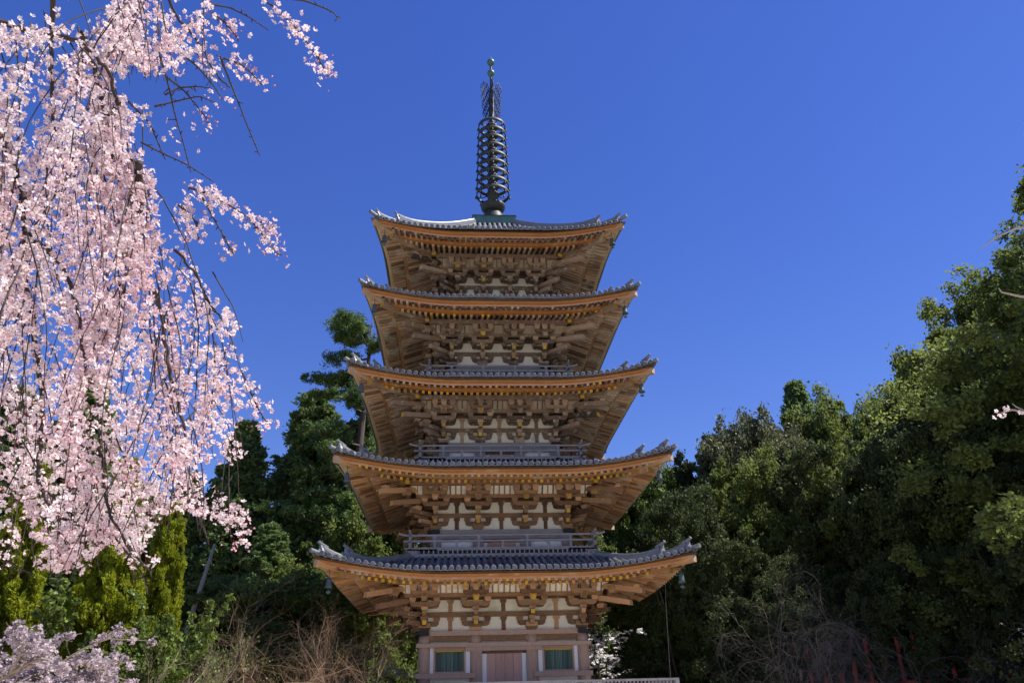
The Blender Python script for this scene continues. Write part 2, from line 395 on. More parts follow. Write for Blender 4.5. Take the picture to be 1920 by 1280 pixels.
# -- materials lists
ROOFM = [M_TILE, M_GAP]
for k in range(5):
    hb, hc, z0, s = HB[k], HC[k], Z0[k], LS[k]
    random.seed(100 + k)
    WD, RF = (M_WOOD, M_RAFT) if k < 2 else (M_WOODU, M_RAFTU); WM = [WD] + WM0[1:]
    # columns
    rc = .255 if k == 0 else .20
    zb = PZ if k == 0 else z0 - 1.2
    cm = MB(); cm.lathe([(rc, zb), (rc, z0 - .45), (rc * .93, z0 - .181)], n=18, tint=.5)
    cme = cm.mesh("column", [M_PALE] , True)
    pos = [(x, -hb) for x in (-hb, -hc, hc, hb)]
    allp = set()
    for sd in range(4):
        c, q = round(math.cos(sd * math.pi / 2)), round(math.sin(sd * math.pi / 2))
        for x, y in pos:
            allp.add((round(c * x - q * y, 4), round(q * x + c * y, 4)))
    for x, y in sorted(allp):
        o = linkp("column", cme); o.location = (x, y, -PZ); o.rotation_euler.z = random.random() * 6
    # wall of one side
    wl = MB()
    th = .06
    if k == 0:
        wl.box(-hb, hb, -hb - .02, -hb + .10, PZ + .05, z0 - .02, 4, .5)             # plaster
        for sg in (-1, 1):           # narrow plaster strips beside windows and door, their stronger light painted in
            for xa, xb, za_, zb_ in ((2.925, 3.07, 3.132, z0 - .642), (1.42, 1.595, 3.132, z0 - .642), (.738, .918, PZ + .05, z0 - .90)):
                a, b = sorted((sg * xa, sg * xb)); wl.box(a, b, -hb - .12, -hb - .0205, za_, zb_, 6, .5)
        wl.box(-hb + .002, hb - .002, -hb - .14, -hb + .05, z0 - .40, z0 - .182, 0, .35)   # head tie
        wl.box(-hb - .30, hb + .30, -hb - .335, -hb - .10, z0 - .64, z0 - .48, 2, .7)  # upper nageshi
        wl.box(-1.56, 1.56, -hb - .315, -hb - .10, z0 - .795, z0 - .645, 2, .45)
        for sg in (-1, 1):
            a, b = sorted((sg * 1.20, sg * (hb + .30)))
            wl.box(a, b, -hb - .335, -hb - .10, 2.94, 3.13, 2, .5)                    # lower nageshi
            a, b = sorted((sg * .92, sg * 1.14)); wl.box(a, b, -hb - .27, -hb - .02, PZ + .03, z0 - .796, 2, .4)   # door post
            wl.box(a + .16 if sg < 0 else a, b if sg < 0 else b - .16, -hb - .29, -hb - .271, PZ + .03, z0 - .797, 2, .2)
        wl.box(-.92, .92, -hb - .10, -hb - .021, z0 - .90, z0 - .796, 0, .2)
        dr = MB()
        for i in range(4):
            x0 = -.735 + i * .3675
            dr.box(x0 + .006, x0 + .3615, -hb - .105 - .006 * (i % 2), -hb - .03, PZ + .05, z0 - .90, 0, random.random())
        dr.box(-.06, .0, -hb - .14, -hb - .112, PZ + .05, z0 - .90, 0, .6)
        wn = MB()
        x0, x1, za, zb2 = -2.92, -1.60, 3.132, z0 - .642
        fo = -hb - .15
        wn.box(x0, x0 + .07, fo, -hb - .021, za, zb2, 0, .4); wn.box(x1 - .07, x1, fo, -hb - .021, za, zb2, 0, .4)
        wn.box(x0 + .07, x1 - .07, fo, -hb - .021, zb2 - .10, zb2, 0, .25); wn.box(x0 + .07, x1 - .07, fo, -hb - .021, za, za + .07, 0, .4)
        wn.box(x0 + .071, x0 + .105, fo + .03, -hb - .022, za + .071, zb2 - .101, 2, .02); wn.box(x1 - .105, x1 - .071, fo + .03, -hb - .022, za + .071, zb2 - .101, 2, .15)
        wn.box(x0 + .106, x1 - .106, fo + .03, -hb - .022, zb2 - .165, zb2 - .101, 2, .75)
        wn.box(x0 + .106, x1 - .106, -hb - .03, -hb - .023, za + .071, zb2 - .166, 3, .5)
        nb = 17
        for i in range(nb):
            xc = x0 + .13 + (x1 - x0 - .26) * i / (nb - 1); ww = .026
            wn.add([(xc - ww, -hb - .04, za + .071), (xc, -hb - .085, za + .071), (xc + ww, -hb - .04, za + .071),
                    (xc - ww, -hb - .04, zb2 - .166), (xc, -hb - .085, zb2 - .166), (xc + ww, -hb - .04, zb2 - .166)],
                   [(0, 1, 4, 3), (1, 2, 5, 4), (2, 0, 3, 5)], 1, random.random())
        wnm = wn.mesh("window", [M_PALE, M_GREE, M_YELL, M_BLAK]); drm = dr.mesh("door", [M_DOOR])
    else:
        wl.box(-hb, hb, -hb - .02, -hb + .10, z0 - 1.3, z0 - .02, 6, .5)  # upper wall in the plaster brightened to stand for ground light
        wl.box(-hb - .16, hb + .16, -hb - .215, -hb - .08, z0 - .40, z0 - .182, 5, .35)
        for sg in (-1, 1):
            for xa, xb in ((hc - .24, hc + .24), (hb - .26, hb + .22)):
                a, b = sorted((sg * xa, sg * xb)); wl.box(a, b, -hb - .205, -hb - .021, z0 - 1.3, z0 - .401, 5, .35)
            xm = (hc + hb) / 2
            a, b = sorted((sg * (xm - .05), sg * (xm + .05)))
        wl.box(-hc, hc, -hb - .10, -hb - .0205, z0 - .53, z0 - .401, 0, .2)
        dr = MB()
        wd = hc - .42
        dr.box(-wd, -.005, -hb - .07, -hb - .0206, z0 - 1.3, z0 - .531, 0, .3); dr.box(.005, wd, -hb - .075, -hb - .0206, z0 - 1.3, z0 - .531, 0, .5)
        drm = dr.mesh("door", [M_DOOR]); wnm = None
    # daiwa plate: each side's plate runs past the corner, its end painted black
    zd = z0 - .18
    pl = MB()
    pl.box(-hb - .02, hb + .02, -hb - .24, -hb + .20, zd, z0, 2 if k == 0 else 5, .5)
    for sg in (-1, 1):
        oct_ = [(-.21, .05), (-.15, 0), (.15, 0), (.21, .05), (.21, .13), (.15, .18), (-.15, .18), (-.21, .13)]
        pl.prism(oct_, lambda a, b, t: (sg * (hb) + a, -t, zd + .002 + b * .975), hb + .17, hb + .36, 3, .3)
    # ties in the bracket zone
    t_ = MB()
    t_.box(-hb - .0, hb + .0, -hb - .10, -hb + .05, z0 + .56, z0 + .76, 0, .35)
    t_.box(-hb, hb, -hb - .115, -hb + .05, z0 + 1.262, z0 + 1.45, 0, .2)
    t_.box(-hb - .80, hb + .80, -hb - .88, -hb - .72, z0 + 1.284, z0 + 1.43, 0, .45)
    t_.box(-hb - .72, hb + .72, -hb - .72, -hb, z0 + 1.40, z0 + 1.42, 0, .15)
    t_.box(-hb - 1.5, hb + 1.5, -hb - 1.32, -hb - 1.12, z0 + 1.755, z0 + 1.985, 0, .4, None)
    for sg in (-1, 1):
        xe = sg * (hb + 1.5)
        a, b = sorted((xe, xe + sg * .02)); t_.box(a, b, -hb - 1.315, -hb - 1.125, z0 + 1.76, z0 + 1.98, 1, .8)
    # plaster behind the brackets, struts, inclined white lattice
    pw = MB()
    pw.box(-hb, hb, -hb - .03, -hb + .02, z0 + .001, z0 + 1.30, 1, .5)
    if k < 3:
        for x in (-(hb + hc) / 2, 0, (hb + hc) / 2):
            tt = random.random()
            for (za, zb_) in ((z0 + .001, z0 + .559), (z0 + .761, z0 + 1.261)):
                pw.box(x - .085, x + .085, -hb - .075, -hb - .031, za, zb_ - .16, 0, tt)
                pw.frust(x, -hb - .065, zb_ - .16, zb_ - .10, .17, .27, 0, tt, .09, .10)
                pw.box(x - .135, x + .135, -hb - .115, -hb - .032, zb_ - .10, zb_, 0, tt)
    A0, A1 = (hb + .83, z0 + 1.431), (hb + 1.12, z0 + 1.80)
    pw.add([(-A0[0], -A0[0], A0[1]), (A0[0], -A0[0], A0[1]), (A1[0], -A1[0], A1[1]), (-A1[0], -A1[0], A1[1])], [(0, 1, 2, 3)], 1 if k < 2 else 2, .5)
    nr = int(2 * (hb + .8) / .235)
    for i in range(nr + 1):
        x = -(hb + .8) + 2 * (hb + .8) * i / nr; tt = random.random()
        g = .028
        pw.hexa([(x - g, -A0[0] - .03, A0[1] - .01), (x + g, -A0[0] - .03, A0[1] - .01), (x + g, -A0[0] + .02, A0[1]), (x - g, -A0[0] + .02, A0[1]),
                 (x - g, -A1[0] - .03, A1[1] - .01), (x + g, -A1[0] - .03, A1[1] - .01), (x + g, -A1[0] + .02, A1[1]), (x - g, -A1[0] + .02, A1[1])], 0, tt)
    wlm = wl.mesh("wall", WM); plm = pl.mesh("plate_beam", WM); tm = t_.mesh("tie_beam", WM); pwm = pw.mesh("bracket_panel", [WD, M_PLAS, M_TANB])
    YCAP[0] = (.8, .65, .75, .6, .25)[k]
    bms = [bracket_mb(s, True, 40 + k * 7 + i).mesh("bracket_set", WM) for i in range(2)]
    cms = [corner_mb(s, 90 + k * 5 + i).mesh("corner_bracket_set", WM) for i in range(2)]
    # eave of one side
    ev = MB()
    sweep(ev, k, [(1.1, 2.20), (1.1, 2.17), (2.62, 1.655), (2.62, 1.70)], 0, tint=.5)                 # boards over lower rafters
    sweep(ev, k, [(2.7, 1.91), (2.7, 1.86), (3.45, 1.632), (3.45, 1.68)], 4, tint=.6)               # boards over flying rafters
    sweep(ev, k, [(2.42, 1.80), (2.42, 1.652), (2.70, 1.652), (2.74, 1.672), (2.74, 1.80)], 5, tint=.4)              # beam between the rafter tiers
    sweep(ev, k, [(3.30, 1.80), (3.30, 1.70), (3.44, 1.605), (3.44, 1.70)], 2, tint=.5)            # pale fascia
    sweep(ev, k, [(3.34, 1.86), (3.34, 1.70), (3.56, 1.702), (3.64, 1.725), (3.64, 1.782), (3.58, 1.79)], 1, tint=.6)
    sweep(ev, k, [(3.40, 1.90), (3.40, 1.783), (3.60, 1.787), (3.62, 1.87)], 3, tint=.5)            # battens under the tiles
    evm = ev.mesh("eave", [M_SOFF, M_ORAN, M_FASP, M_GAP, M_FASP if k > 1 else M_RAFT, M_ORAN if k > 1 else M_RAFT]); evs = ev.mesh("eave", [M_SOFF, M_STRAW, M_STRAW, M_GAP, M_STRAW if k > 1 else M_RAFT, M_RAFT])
    rf = MB(); sp = .272; nn = int((hb + 3.3) / sp); g = .058
    for i in range(-nn, nn + 1):
        u = i * sp; au = abs(u)
        for tier in (0, 1):
            if tier == 0: oa, ob, h, zf = 1.0, 2.56, .135, base_z
            else: oa, ob, h, zf = 2.80, 3.42, .11, fly_z
            t = min(1, au / (hb + ob)); ob2 = ob + flare(t) * wgt(ob)
            oa2 = max(oa, au - hb + .02)
            if oa2 > ob2 - .08: continue
            tt = random.random()
            def zz(o, add): return z0 + zf(o) + add + rise(k, min(1, au / (hb + ob))) * wgt(o)
            w0 = g if tier == 0 else g * .9
            P = []
            for add in (0, h):
                for (uu, o) in ((u - w0, ob2), (u + w0, ob2), (u + w0, oa2), (u - w0, oa2)):
                    P.append((uu, -(hb + o), zz(o, add)))
            if k == 4: capm = 1 if random.random() < .06 else (2 if tier == 1 and random.random() < .8 else 0)
            elif k == 3: capm = (1 if random.random() < .35 else 0) if tier == 0 else (2 if random.random() < .6 else 0)
            else: capm = 1 if random.random() < (.85 if tier == 0 else (.55 if k == 1 else .15)) else 0
            cap_t = random.random() ** .8
            rf.hexa(P, 0, tt)
            fc = np.array([P[0], P[1], P[5], P[4]]) + np.array([0, -.003, 0])
            if capm: rf.add(fc, [(0, 1, 2, 3)], capm, cap_t)
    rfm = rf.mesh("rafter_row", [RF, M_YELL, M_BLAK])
    # corner hip beams
    cb = MB()
    r2 = math.sqrt(2)
    def dz_c(o): return rise(k, 1.0) * wgt(o)
    def hexd(oa, ob, za, zb_, h, wdt, mi, endmi, tint):
        fl = FLARE
        P = []
        for add in (0, h):
            for (u, o, zz_) in ((-wdt, ob + fl * wgt(ob), zb_ + dz_c(ob)), (wdt, ob + fl * wgt(ob), zb_ + dz_c(ob)), (wdt, oa, za + dz_c(oa)), (-wdt, oa, za + dz_c(oa))):
                n = hb + o; P.append((n + u * .7071, -n + u * .7071, z0 + zz_ + add))
        cb.hexa(P, mi, tint, endmi)
    hexd(.6, 1.9, base_z(.6) - .14, base_z(1.9) - .10, .27, .13, 0, 0, .4)
    hexd(1.9, 2.95, base_z(1.9) - .10, 1.36, .27, .13, 0, 1, .4)
    hexd(2.5, 3.62, 1.62, 1.50, .24, .115, 0, 3, .75)
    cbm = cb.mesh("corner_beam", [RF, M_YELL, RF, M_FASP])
    # balcony
    if k > 0:
        bo = hb + 1.12
        bl = MB()
        bl.box(-bo, bo, -bo, -hb + .1, z0 - 1.05, z0 - 1.0, 0, .4)
        bl.box(-bo - .02, bo + .02, -bo + .04, -bo + .20, z0 - 1.36, z0 - 1.19, 0, .6)
        bl.box(-bo + .1, bo - .1, -bo + .10, -bo + .14, z0 - 1.19, z0 - 1.05, 1, .2)
        nj = int(2 * bo / .205)
        for i in range(nj + 1):
            x = -bo + .05 + (2 * bo - .1) * i / nj
            bl.box(x - .028, x + .028, -bo - .005, -bo + .4, z0 - 1.19, z0 - 1.051, 0, .9 if random.random() < .7 else .4)
        blm = bl.mesh("balcony", [M_GREY, M_BLAK])
        rl = MB(); yr = -bo + .07
        rl.box(-bo - .18, bo + .18, yr - .05, yr + .05, z0 - 1.0, z0 - .92, 0, .5)
        rl.box(-bo - .22, bo + .22, yr - .04, yr + .04, z0 - .69, z0 - .61, 0, .55)
        zr = z0 - .40
        pth = [(-bo - .42, yr, zr + .10), (-bo - .25, yr, zr + .03), (-bo - .05, yr, zr), (0, yr, zr), (bo + .05, yr, zr), (bo + .25, yr, zr + .03), (bo + .42, yr, zr + .10)]
        rl.tube(pth, .047, 8, 0, .8)
        for x in (-hb, -hc, hc, hb):
            rl.box(x - .045, x + .045, yr - .047, yr + .047, z0 - .92, z0 - .69, 0, .5); rl.box(x - .04, x + .04, yr - .043, yr + .043, z0 - .61, zr - .03, 0, .5)
            rl.frust(x, yr, zr - .13, zr - .04, .10, .16, 0, .6, .1, .1)
        for x in (-(hb + hc) / 2, 0, (hb + hc) / 2):
            rl.box(x - .055, x + .055, yr - .044, yr + .044, z0 - .92, z0 - .69, 0, .6)
        rl.box(-bo + .01, -bo + .13, yr - .055, yr + .055, z0 - 1.19, zr + .14, 0, .4)
        for zz_ in (z0 - .965, z0 - .655):
            rl.box(-bo - .24, -bo - .221, yr - .045, yr + .045, zz_ - .04, zz_ + .045, 1, .5)
        rlm = rl.mesh("railing", [M_GREY, M_BLAK])
    # tile roof of all four sides
    tl = MB(); ne0 = HB[k] + 3.78; ni, zi = ROOF_IN[k]
    sp = .274; nrow = int((ne0 + .2) / sp); rt = .085
    def tn(u):  # eave distance at lateral u
        t = min(1.0, abs(u) / (ne0 + FLARE)); return ne0 + flare(t), t
    SEG = 7 if k == 4 else 6
    ang = [math.pi * a / 6 for a in range(7)]
    for i in range(-nrow, nrow + 1):
        u = i * sp; n_e, t = tn(u)
        n_i = max(ni, abs(u) - .02)
        if n_e - n_i < .1: n_i = n_e - .12
        ns = np.linspace(n_e + .02, n_i, max(2, int((n_e - n_i) / .33) + 1))
        zs = np.array([roof_z(k, n, t) for n in ns]) + .045
        tint = random.random()
        for j in range(len(ns) - 1):       # one cover tile each, slightly lapped
            a0, a1 = ns[j], ns[j + 1]; z_a, z_b = zs[j], zs[j + 1]
            ra, rb = rt, rt * .92
            v = [(u + ra * math.cos(a), -a0, z_a + ra * math.sin(a)) for a in ang] + [(u + rb * math.cos(a), -a1 , z_b + rb * math.sin(a)) for a in ang]
            tl.add(v, [(q, q + 1, q + 8, q + 7) for q in range(6)], 0, min(1, max(0, tint + random.uniform(-.35, .35))))
        # round end tile
        c8 = [2 * math.pi * a / 14 for a in range(14)]
        yf = -(n_e + .025); zc = zs[0] + .002; r1 = .098
        v = [(u + r1 * math.cos(a), yf, zc + r1 * math.sin(a)) for a in c8] + [(u + r1 * math.cos(a), yf + .07, zc + r1 * math.sin(a)) for a in c8]
        dt = random.uniform(.0, .4)
        tl.add(v, [(a, (a + 1) % 14, 14 + (a + 1) % 14, 14 + a) for a in range(14)], 0, .5)
        r3 = .072
        v2 = [(u + r1 * math.cos(a), yf, zc + r1 * math.sin(a)) for a in c8] + [(u + r3 * math.cos(a), yf - .008, zc + r3 * math.sin(a)) for a in c8] + [(u + r3 * math.cos(a), yf + .012, zc + r3 * math.sin(a)) for a in c8]
        tl.add(v2, [(a, 14 + a, 14 + (a + 1) % 14, (a + 1) % 14) for a in range(14)] , 0, .3)
        tl.add(v2[14:], [(a, 14 + a, 14 + (a + 1) % 14, (a + 1) % 14) for a in range(14)] + [tuple(range(14, 28))], 0, dt)
    # pan tiles: concave strips, each course slightly lapped
    for i in range(-nrow - 1, nrow + 1):
        u0, u1 = i * sp + .03, (i + 1) * sp - .03; um = (u0 + u1) / 2
        n_e, t = tn(um)
        lim = max(abs(u0), abs(u1))
        n_i = max(ni - .02, lim - .05)
        if n_e - n_i < .12: continue
        ns = np.linspace(n_e, n_i, max(2, int((n_e - n_i) / .3) + 1))
        for j in range(len(ns) - 1):
            a0, a1 = ns[j], ns[j + 1]; z_a, z_b = roof_z(k, a0, t) + .035, roof_z(k, a1, t) + .012
            cs = [(0, 0), (.2, -.05), (.5, -.075), (.8, -.05), (1, 0)]
            v = [(u0 + (u1 - u0) * a, -a0, z_a + b) for a, b in cs] + [(u0 + (u1 - u0) * a, -a1, z_b + b) for a, b in cs] + [(u0 + (u1 - u0) * a, -a0, z_a + b - .03) for a, b in cs]
            tt = random.random()
            tl.add(v, [(q, q + 1, q + 6, q + 5) for q in range(4)] + [(10 + q, 11 + q, q + 1, q) for q in range(4)], 0, tt)
    # under-surface that closes the roof
    gridt = np.linspace(-1, 1, 41); gn = np.linspace(0, 1, 9); V = []
    for f in gn:
        for t in gridt:
            ne = ne0 - .03 + flare(t); n = ne + (ni - .05 - ne) * f
            V.append((t * n, -n, roof_z(k, n, t) - .085))
    tl.add(V, [(b * 41 + a, b * 41 + a + 1, (b + 1) * 41 + a + 1, (b + 1) * 41 + a) for b in range(8) for a in range(40)], 0, .2)
    tl.rot4()
    roof = part("roof", tl, ROOFM)
    # hip ridges, local for corner +x -y
    hp = MB()
    def hip(n, up): return np.array([n, -n, roof_z(k, n - .001, 1.0) + up])
    def ridge(n0, n1, base, top, wd, tiles=True):
        ns = np.linspace(n0, n1, 14)
        L = max(3, int((top - base) / .05))
        for lay in range(L):
            ha, hb_ = base + (top - base) * lay / L, base + (top - base) * (lay + 1) / L - .001
            ww = wd * (1 - .03 * lay) * (1 if lay % 2 else .86)
            for j in range(13):
                p0, p1 = ns[j], ns[j + 1]
                c0, c1 = hip(p0, 0), hip(p1, 0)
                # upward sweep at the outer end
                def lift(n): return .16 * max(0, 1 - (n0 - n) / .9) ** 2
                sd = np.array([.7071, .7071, 0]) * ww
                P = []
                for hh in (ha, hb_):
                    for c, q in ((c0, p0), (c1, p1)):
                        pass
                a0 = c0 + (0, 0, ha + lift(p0)); a1 = c1 + (0, 0, ha + lift(p1)); b0 = c0 + (0, 0, hb_ + lift(p0)); b1 = c1 + (0, 0, hb_ + lift(p1))
                hp.hexa([a0 - sd, a0 + sd, a1 + sd, a1 - sd, b0 - sd, b0 + sd, b1 + sd, b1 - sd], 0, .35 + .3 * random.random())
        pts = [hip(n, top + lift(n) + .01) for n in ns]
        hp.tube(pts, .07, 8, 0, .45)
    def oni(n, base, h, wd):
        c = hip(n, base); d = np.array([.7071, -.7071, 0]); sd = np.array([.7071, .7071, 0])
        outline = [(-wd, 0), (wd, 0), (wd * 1.05, h * .35), (wd * .75, h * .62), (wd * .42, h * .72), (wd * .3, h * .95), (-wd * .3, h * .95), (-wd * .42, h * .72), (-wd * .75, h * .62), (-wd * 1.05, h * .35)]
        hp.prism(outline, lambda a, b, t: tuple(c + sd * a + d * t + np.array([0, 0, b])), .0, .10, 0, .6)
        # face boss and the round tile on top
        ball = c + d * .13 + np.array([0, 0, h * .38])
        hp.tube([ball - d * .05, ball + d * .04], [wd * .62, wd * .45], 10, 0, .4)
        top = c + np.array([0, 0, h * .95])
        hp.tube([top - d * .25 + (0, 0, -.07), top - d * .05, top + d * .10 + (0, 0, .05), top + d * .19 + (0, 0, .12)], [.055, .06, .06, .066], 9, 0, .4)
    nd = HB[k]
    n_out, n_in2 = nd + 3.92, nd + 3.05
    ridge(n_out - .08, n_in2 - .02, -.06, .11, .13); oni(n_out - .06, -.06, .42, .15)
    ridge(n_in2 - .06, ni, -.08, .19 if k < 4 else .30, .15); oni(n_in2 - .04, -.04, .54, .17)
    # corner round tile in front of the ornament
    e0 = np.array([nd + 3.78, -nd - 3.78, roof_z(k, nd + 3.78, 1.0) + .03]); dd = np.array([.7071, -.7071, 0])
    hp.tube([e0, e0 + dd * .32 + (0, 0, .02), e0 + dd * .66 + (0, 0, .08)], [.085, .088, .092], 10, 0, .35)
    hpm = hp.mesh("hip_ridge", [M_TILE])
    for sd in range(4):
        rz = sd * math.pi / 2
        wo = linkp("wall", wlm, rz)
        link("door", drm, wo)
        if wnm:
            link("window", wnm, wo); w2 = link("window", wnm, wo, loc=(4.52, 0, 0))
        linkp("plate_beam", plm, rz)
        to = linkp("tie_beam", tm, rz); link("bracket_panel", pwm, to)
        eo = linkp("eave", evm if sd % 2 == 0 else evs, rz); link("rafter_row", rfm, eo)
        link("corner_beam", cbm, eo)
        link("hip_ridge", hpm, roof, rz)
        c, q = round(math.cos(rz)), round(math.sin(rz))
        for i, x in enumerate((-hc, hc)):
            o = linkp("bracket_set", bms[i], rz); o.location = (c * x + q * hb, q * x - c * hb, z0 - PZ)
        o = linkp("corner_bracket_set", cms[sd % 2], rz); o.location = (c * hb + q * hb, q * hb - c * hb, z0 - PZ)
        if k > 0:
            b_o = linkp("balcony", blm, rz); link("railing", rlm, b_o)

# spire
spr = MB(); spr.box(-1.2, 1.2, -1.2, 1.2, 26.50, 26.98, 0, .5); spr.box(-1.235, 1.235, -1.235, 1.235, 26.981, 27.02, 1, .2)
spr.box(-1.05, 1.05, -1.05, 1.05, 26.20, 26.499, 2, .4)
sp_o = part("spire", spr, [M_VERD, M_BRON, M_TILE])
def spart(name, mb, mats, smooth=True): return link(name, mb.mesh(name, mats, smooth), sp_o)
q = MB(); q.lathe([(.68, 27.02), (.66, 27.40), (.58, 27.72), (.46, 27.95), (.40, 28.04)], n=24); spart("inverted_bowl", q, [M_BRON])
q = MB(); q.lathe([(.38, 28.0), (.55, 28.08), (.68, 28.22), (.72, 28.36), (.72, 28.44), (.64, 28.46), (.40, 28.47)], n=24); spart("lotus_dish", q, [M_BRON])
q = MB(); q.lathe([(.32, 28.4), (.31, 29.4), (.25, 31), (.20, 33), (.17, 34.9), (.16, 36.6), (.10, 36.7), (.075, 38), (.07, 39.3), (.03, 39.9), (.006, 40.1)], n=16); spart("shaft", q, [M_BRON])
zring = [29.25 + (34.27 - 29.25) * i / 8 for i in range(9)]
for i, zc in enumerate(zring):
    rr = .98 - .145 * i / 8
    q = MB(); nseg = 36; pr = [(rr, zc - .10), (rr, zc + .10), (rr - .05, zc + .10), (rr - .05, zc - .10)]
    v = []; 
    for a in range(nseg):
        t = 2 * math.pi * a / nseg
        for r_, z_ in pr: v.append((r_ * math.cos(t), r_ * math.sin(t), z_))
    q.add(v, [(a * 4 + b, ((a + 1) % nseg) * 4 + b, ((a + 1) % nseg) * 4 + (b + 1) % 4, a * 4 + (b + 1) % 4) for a in range(nseg) for b in range(4)], 0, .5)
    q.lathe([(.36, zc - .10), (.36, zc + .10), (.30, zc + .12)], n=16)
    for a in range(8):
        t = 2 * math.pi * (a + .5) / 8; d = np.array([math.cos(t), math.sin(t), 0])
        c0 = np.array([0, 0, zc])
        q.tube([c0 + d * .3, c0 + d * .6 + (0, 0, -.06), c0 + d * (rr - .02)], [.035, .028, .03], 5, 0, .4)
    for a in range(8):
        t = 2 * math.pi * a / 8; x, y = (rr + .02) * math.cos(t), (rr + .02) * math.sin(t)
        q.lathe([(.01, zc - .10), (.03, zc - .13), (.045, zc - .24), (.06, zc - .29)], (x, y), 6)
    spart("ring", q, [M_BRON])
# openwork water flame: four scrolled fins
for a in range(4):
    q = MB(); t = a * math.pi / 2 + .12; d = np.array([math.cos(t), math.sin(t), 0]); rs = random.Random(7 + a)
    for j in range(7):
        r0 = .10 + .085 * j; z0_ = 34.95 + .10 * rs.random(); z1_ = 37.75 - .5 * ((j - 3.2) / 3) ** 2 + .25 * rs.random(); nn_ = 22; prt = []
        for i in range(nn_):
            s_ = i / (nn_ - 1); z_ = z0_ + (z1_ - z0_) * s_
            prt.append(d * (r0 * (.82 + .18 * s_) + .035 * math.sin(z_ * 9 + j * 1.9) + .05 * max(0, s_ - .85) * 6) + np.array([0, 0, z_]))
        q.tube(prt, .024, 4, 0, .4)
        for i in range(2, nn_ - 1, 2):
            sg = 1 if (i // 2 + j) % 2 else -1
            q.tube([prt[i] + d * (sg * .032 * x * (1.2 - x * .12)) + np.array([0, 0, .02 + .035 * math.sin(x * .85) - .008 * x]) for x in range(4)], .019, 4, 0, .4)
    spart("water_flame", q, [M_BRON])
for zc, r_ in ((38.61, .235), (39.52, .24)):
    q = MB(); q.lathe([(r_ * math.sin(math.pi * i / 12) + .002, zc - r_ * math.cos(math.pi * i / 12)) for i in range(13)], n=20)
    q.lathe([(.10, zc - r_ - .07), (.12, zc - r_ - .01), (.07, zc - r_ + .03)], n=12)
    spart("jewel", q, [mat("bronze_jewel", (.04, .10, .09), (.13, .22, .19), .45, (3, 3, 3), metal=.3)])
# lightning cable at the right of the lowest storey
q = MB(); q.tube([(6.35, -6.35, 6.2), (6.3, -6.3, 5.6), (6.22, -6.2, 3.2), (6.2, -6.2, 1.3)], .0045, 5, 0, .1); part("cable", q, [M_GREY])
# steps and stone platform under the pagoda
q = MB(); q.box(-6.75, 6.75, -6.75, 6.75, 1.55, 1.75, 0, .7); q.box(-6.6, 6.6, -6.6, 6.6, 0.3, 1.55, 0, .4)
q.box(-6.8, 6.8, -6.8, 6.8, 0.0, .3, 0, .6); part("platform", q, [M_STON])

# wind bells under the eave corners
bq = MB(); bq.lathe([(.012, .22), (.03, .21), (.08, .17), (.10, .08), (.115, -.10), (.15, -.19), (.13, -.20), (.10, -.10), (.01, .1)], n=14, tint=.4)
bq.tube([(0, 0, .50), (0, 0, .20)], .014, 5, 0, .4)
M_BELL = mat("bell_bronze", (.05, .07, .075), (.12, .16, .16), .55, (6, 6, 6), metal=.3)
bqm = bq.mesh("wind_bell", [M_BELL], True)
ck = MB(); ck.tube([(0, 0, .05), (0, 0, -.30)], .010, 5, 0, .4); ck.prism([(-.10, -.36), (0, -.42), (.10, -.36), (.06, -.30), (-.06, -.30)], lambda a, b, t: (a, t, b), -.008, .008, 0, .6)
ckm = ck.mesh("clapper", [M_BELL])
nm = ["lowest eave", "second eave from the bottom", "middle eave", "fourth eave from the bottom", "topmost eave"]
for k in range(5):
    for sg, side in ((-1, "left"), (1, "right")):
        o = HB[k] + 3.56
        z = Z0[k] + 1.55 + rise(k, 1.0) * .9 - .56
        b = empty("wind_bell", (sg * o, -o, z), f"small bronze wind bell hanging under the {side} corner of the {nm[k]}", "bell", "wind bells under the eave corners")
        link("bell_body", bqm, b); link("clapper", ckm, b)

# wooden fence on the platform edge
fe = empty("fence", (0, -6.4, 1.75), "weathered grey wooden picket fence around the foot of the pagoda", "fence")
for sd in range(4):
    rz = sd * math.pi / 2
    q = MB(); q.box(-6.46, 6.46, -6.47, -6.33, 2.60, 2.68, 0, .6); q.box(-6.4, 6.4, -6.43, -6.37, 2.36, 2.44, 0, .4); q.box(-6.4, 6.4, -6.43, -6.37, 1.86, 1.95, 0, .4)
    for i in range(90):
        x = -6.3 + 12.6 * i / 89
        q.box(x - .034, x + .034, -6.42 , -6.38, 1.80, 2.36, 0, random.random()); 
        q.box(x - .034, x + .034, -6.421, -6.379, 2.441, 2.599, 0, random.random())
    o = q.build("rail_and_pickets", [M_GREY], fe); o.location = (0, 6.4, -1.75); o.rotation_euler.z = rz
    # rotate about the pagoda axis
    c, s_ = math.cos(rz), math.sin(rz)
    for x in (-6.4, -3.2, 0, 3.2):
        p = MB(); p.box(-.07, .07, -.07, .07, 0, .848, 0, random.random())
        o2 = p.build("post", [M_GREY], fe)
        o2.location = (c * x + s_ * 6.4, s_ * x - c * 6.4 + 6.4, 0); o2.rotation_euler.z = rz

# ------------------------------------------------------------------ trees
def polar(az, d, dz=0.0):
    x = CAM[0] + d * math.sin(R(az)); y = CAM[1] + d * math.cos(R(az))
    return x, y, float(ground_z(x, y)) + dz
def top_h(az, d, el):
    x, y, g = polar(az, d); return CAM[2] + d * math.tan(R(el)) - g
def unit(v): return v / (np.linalg.norm(v, axis=-1, keepdims=True) + 1e-9)

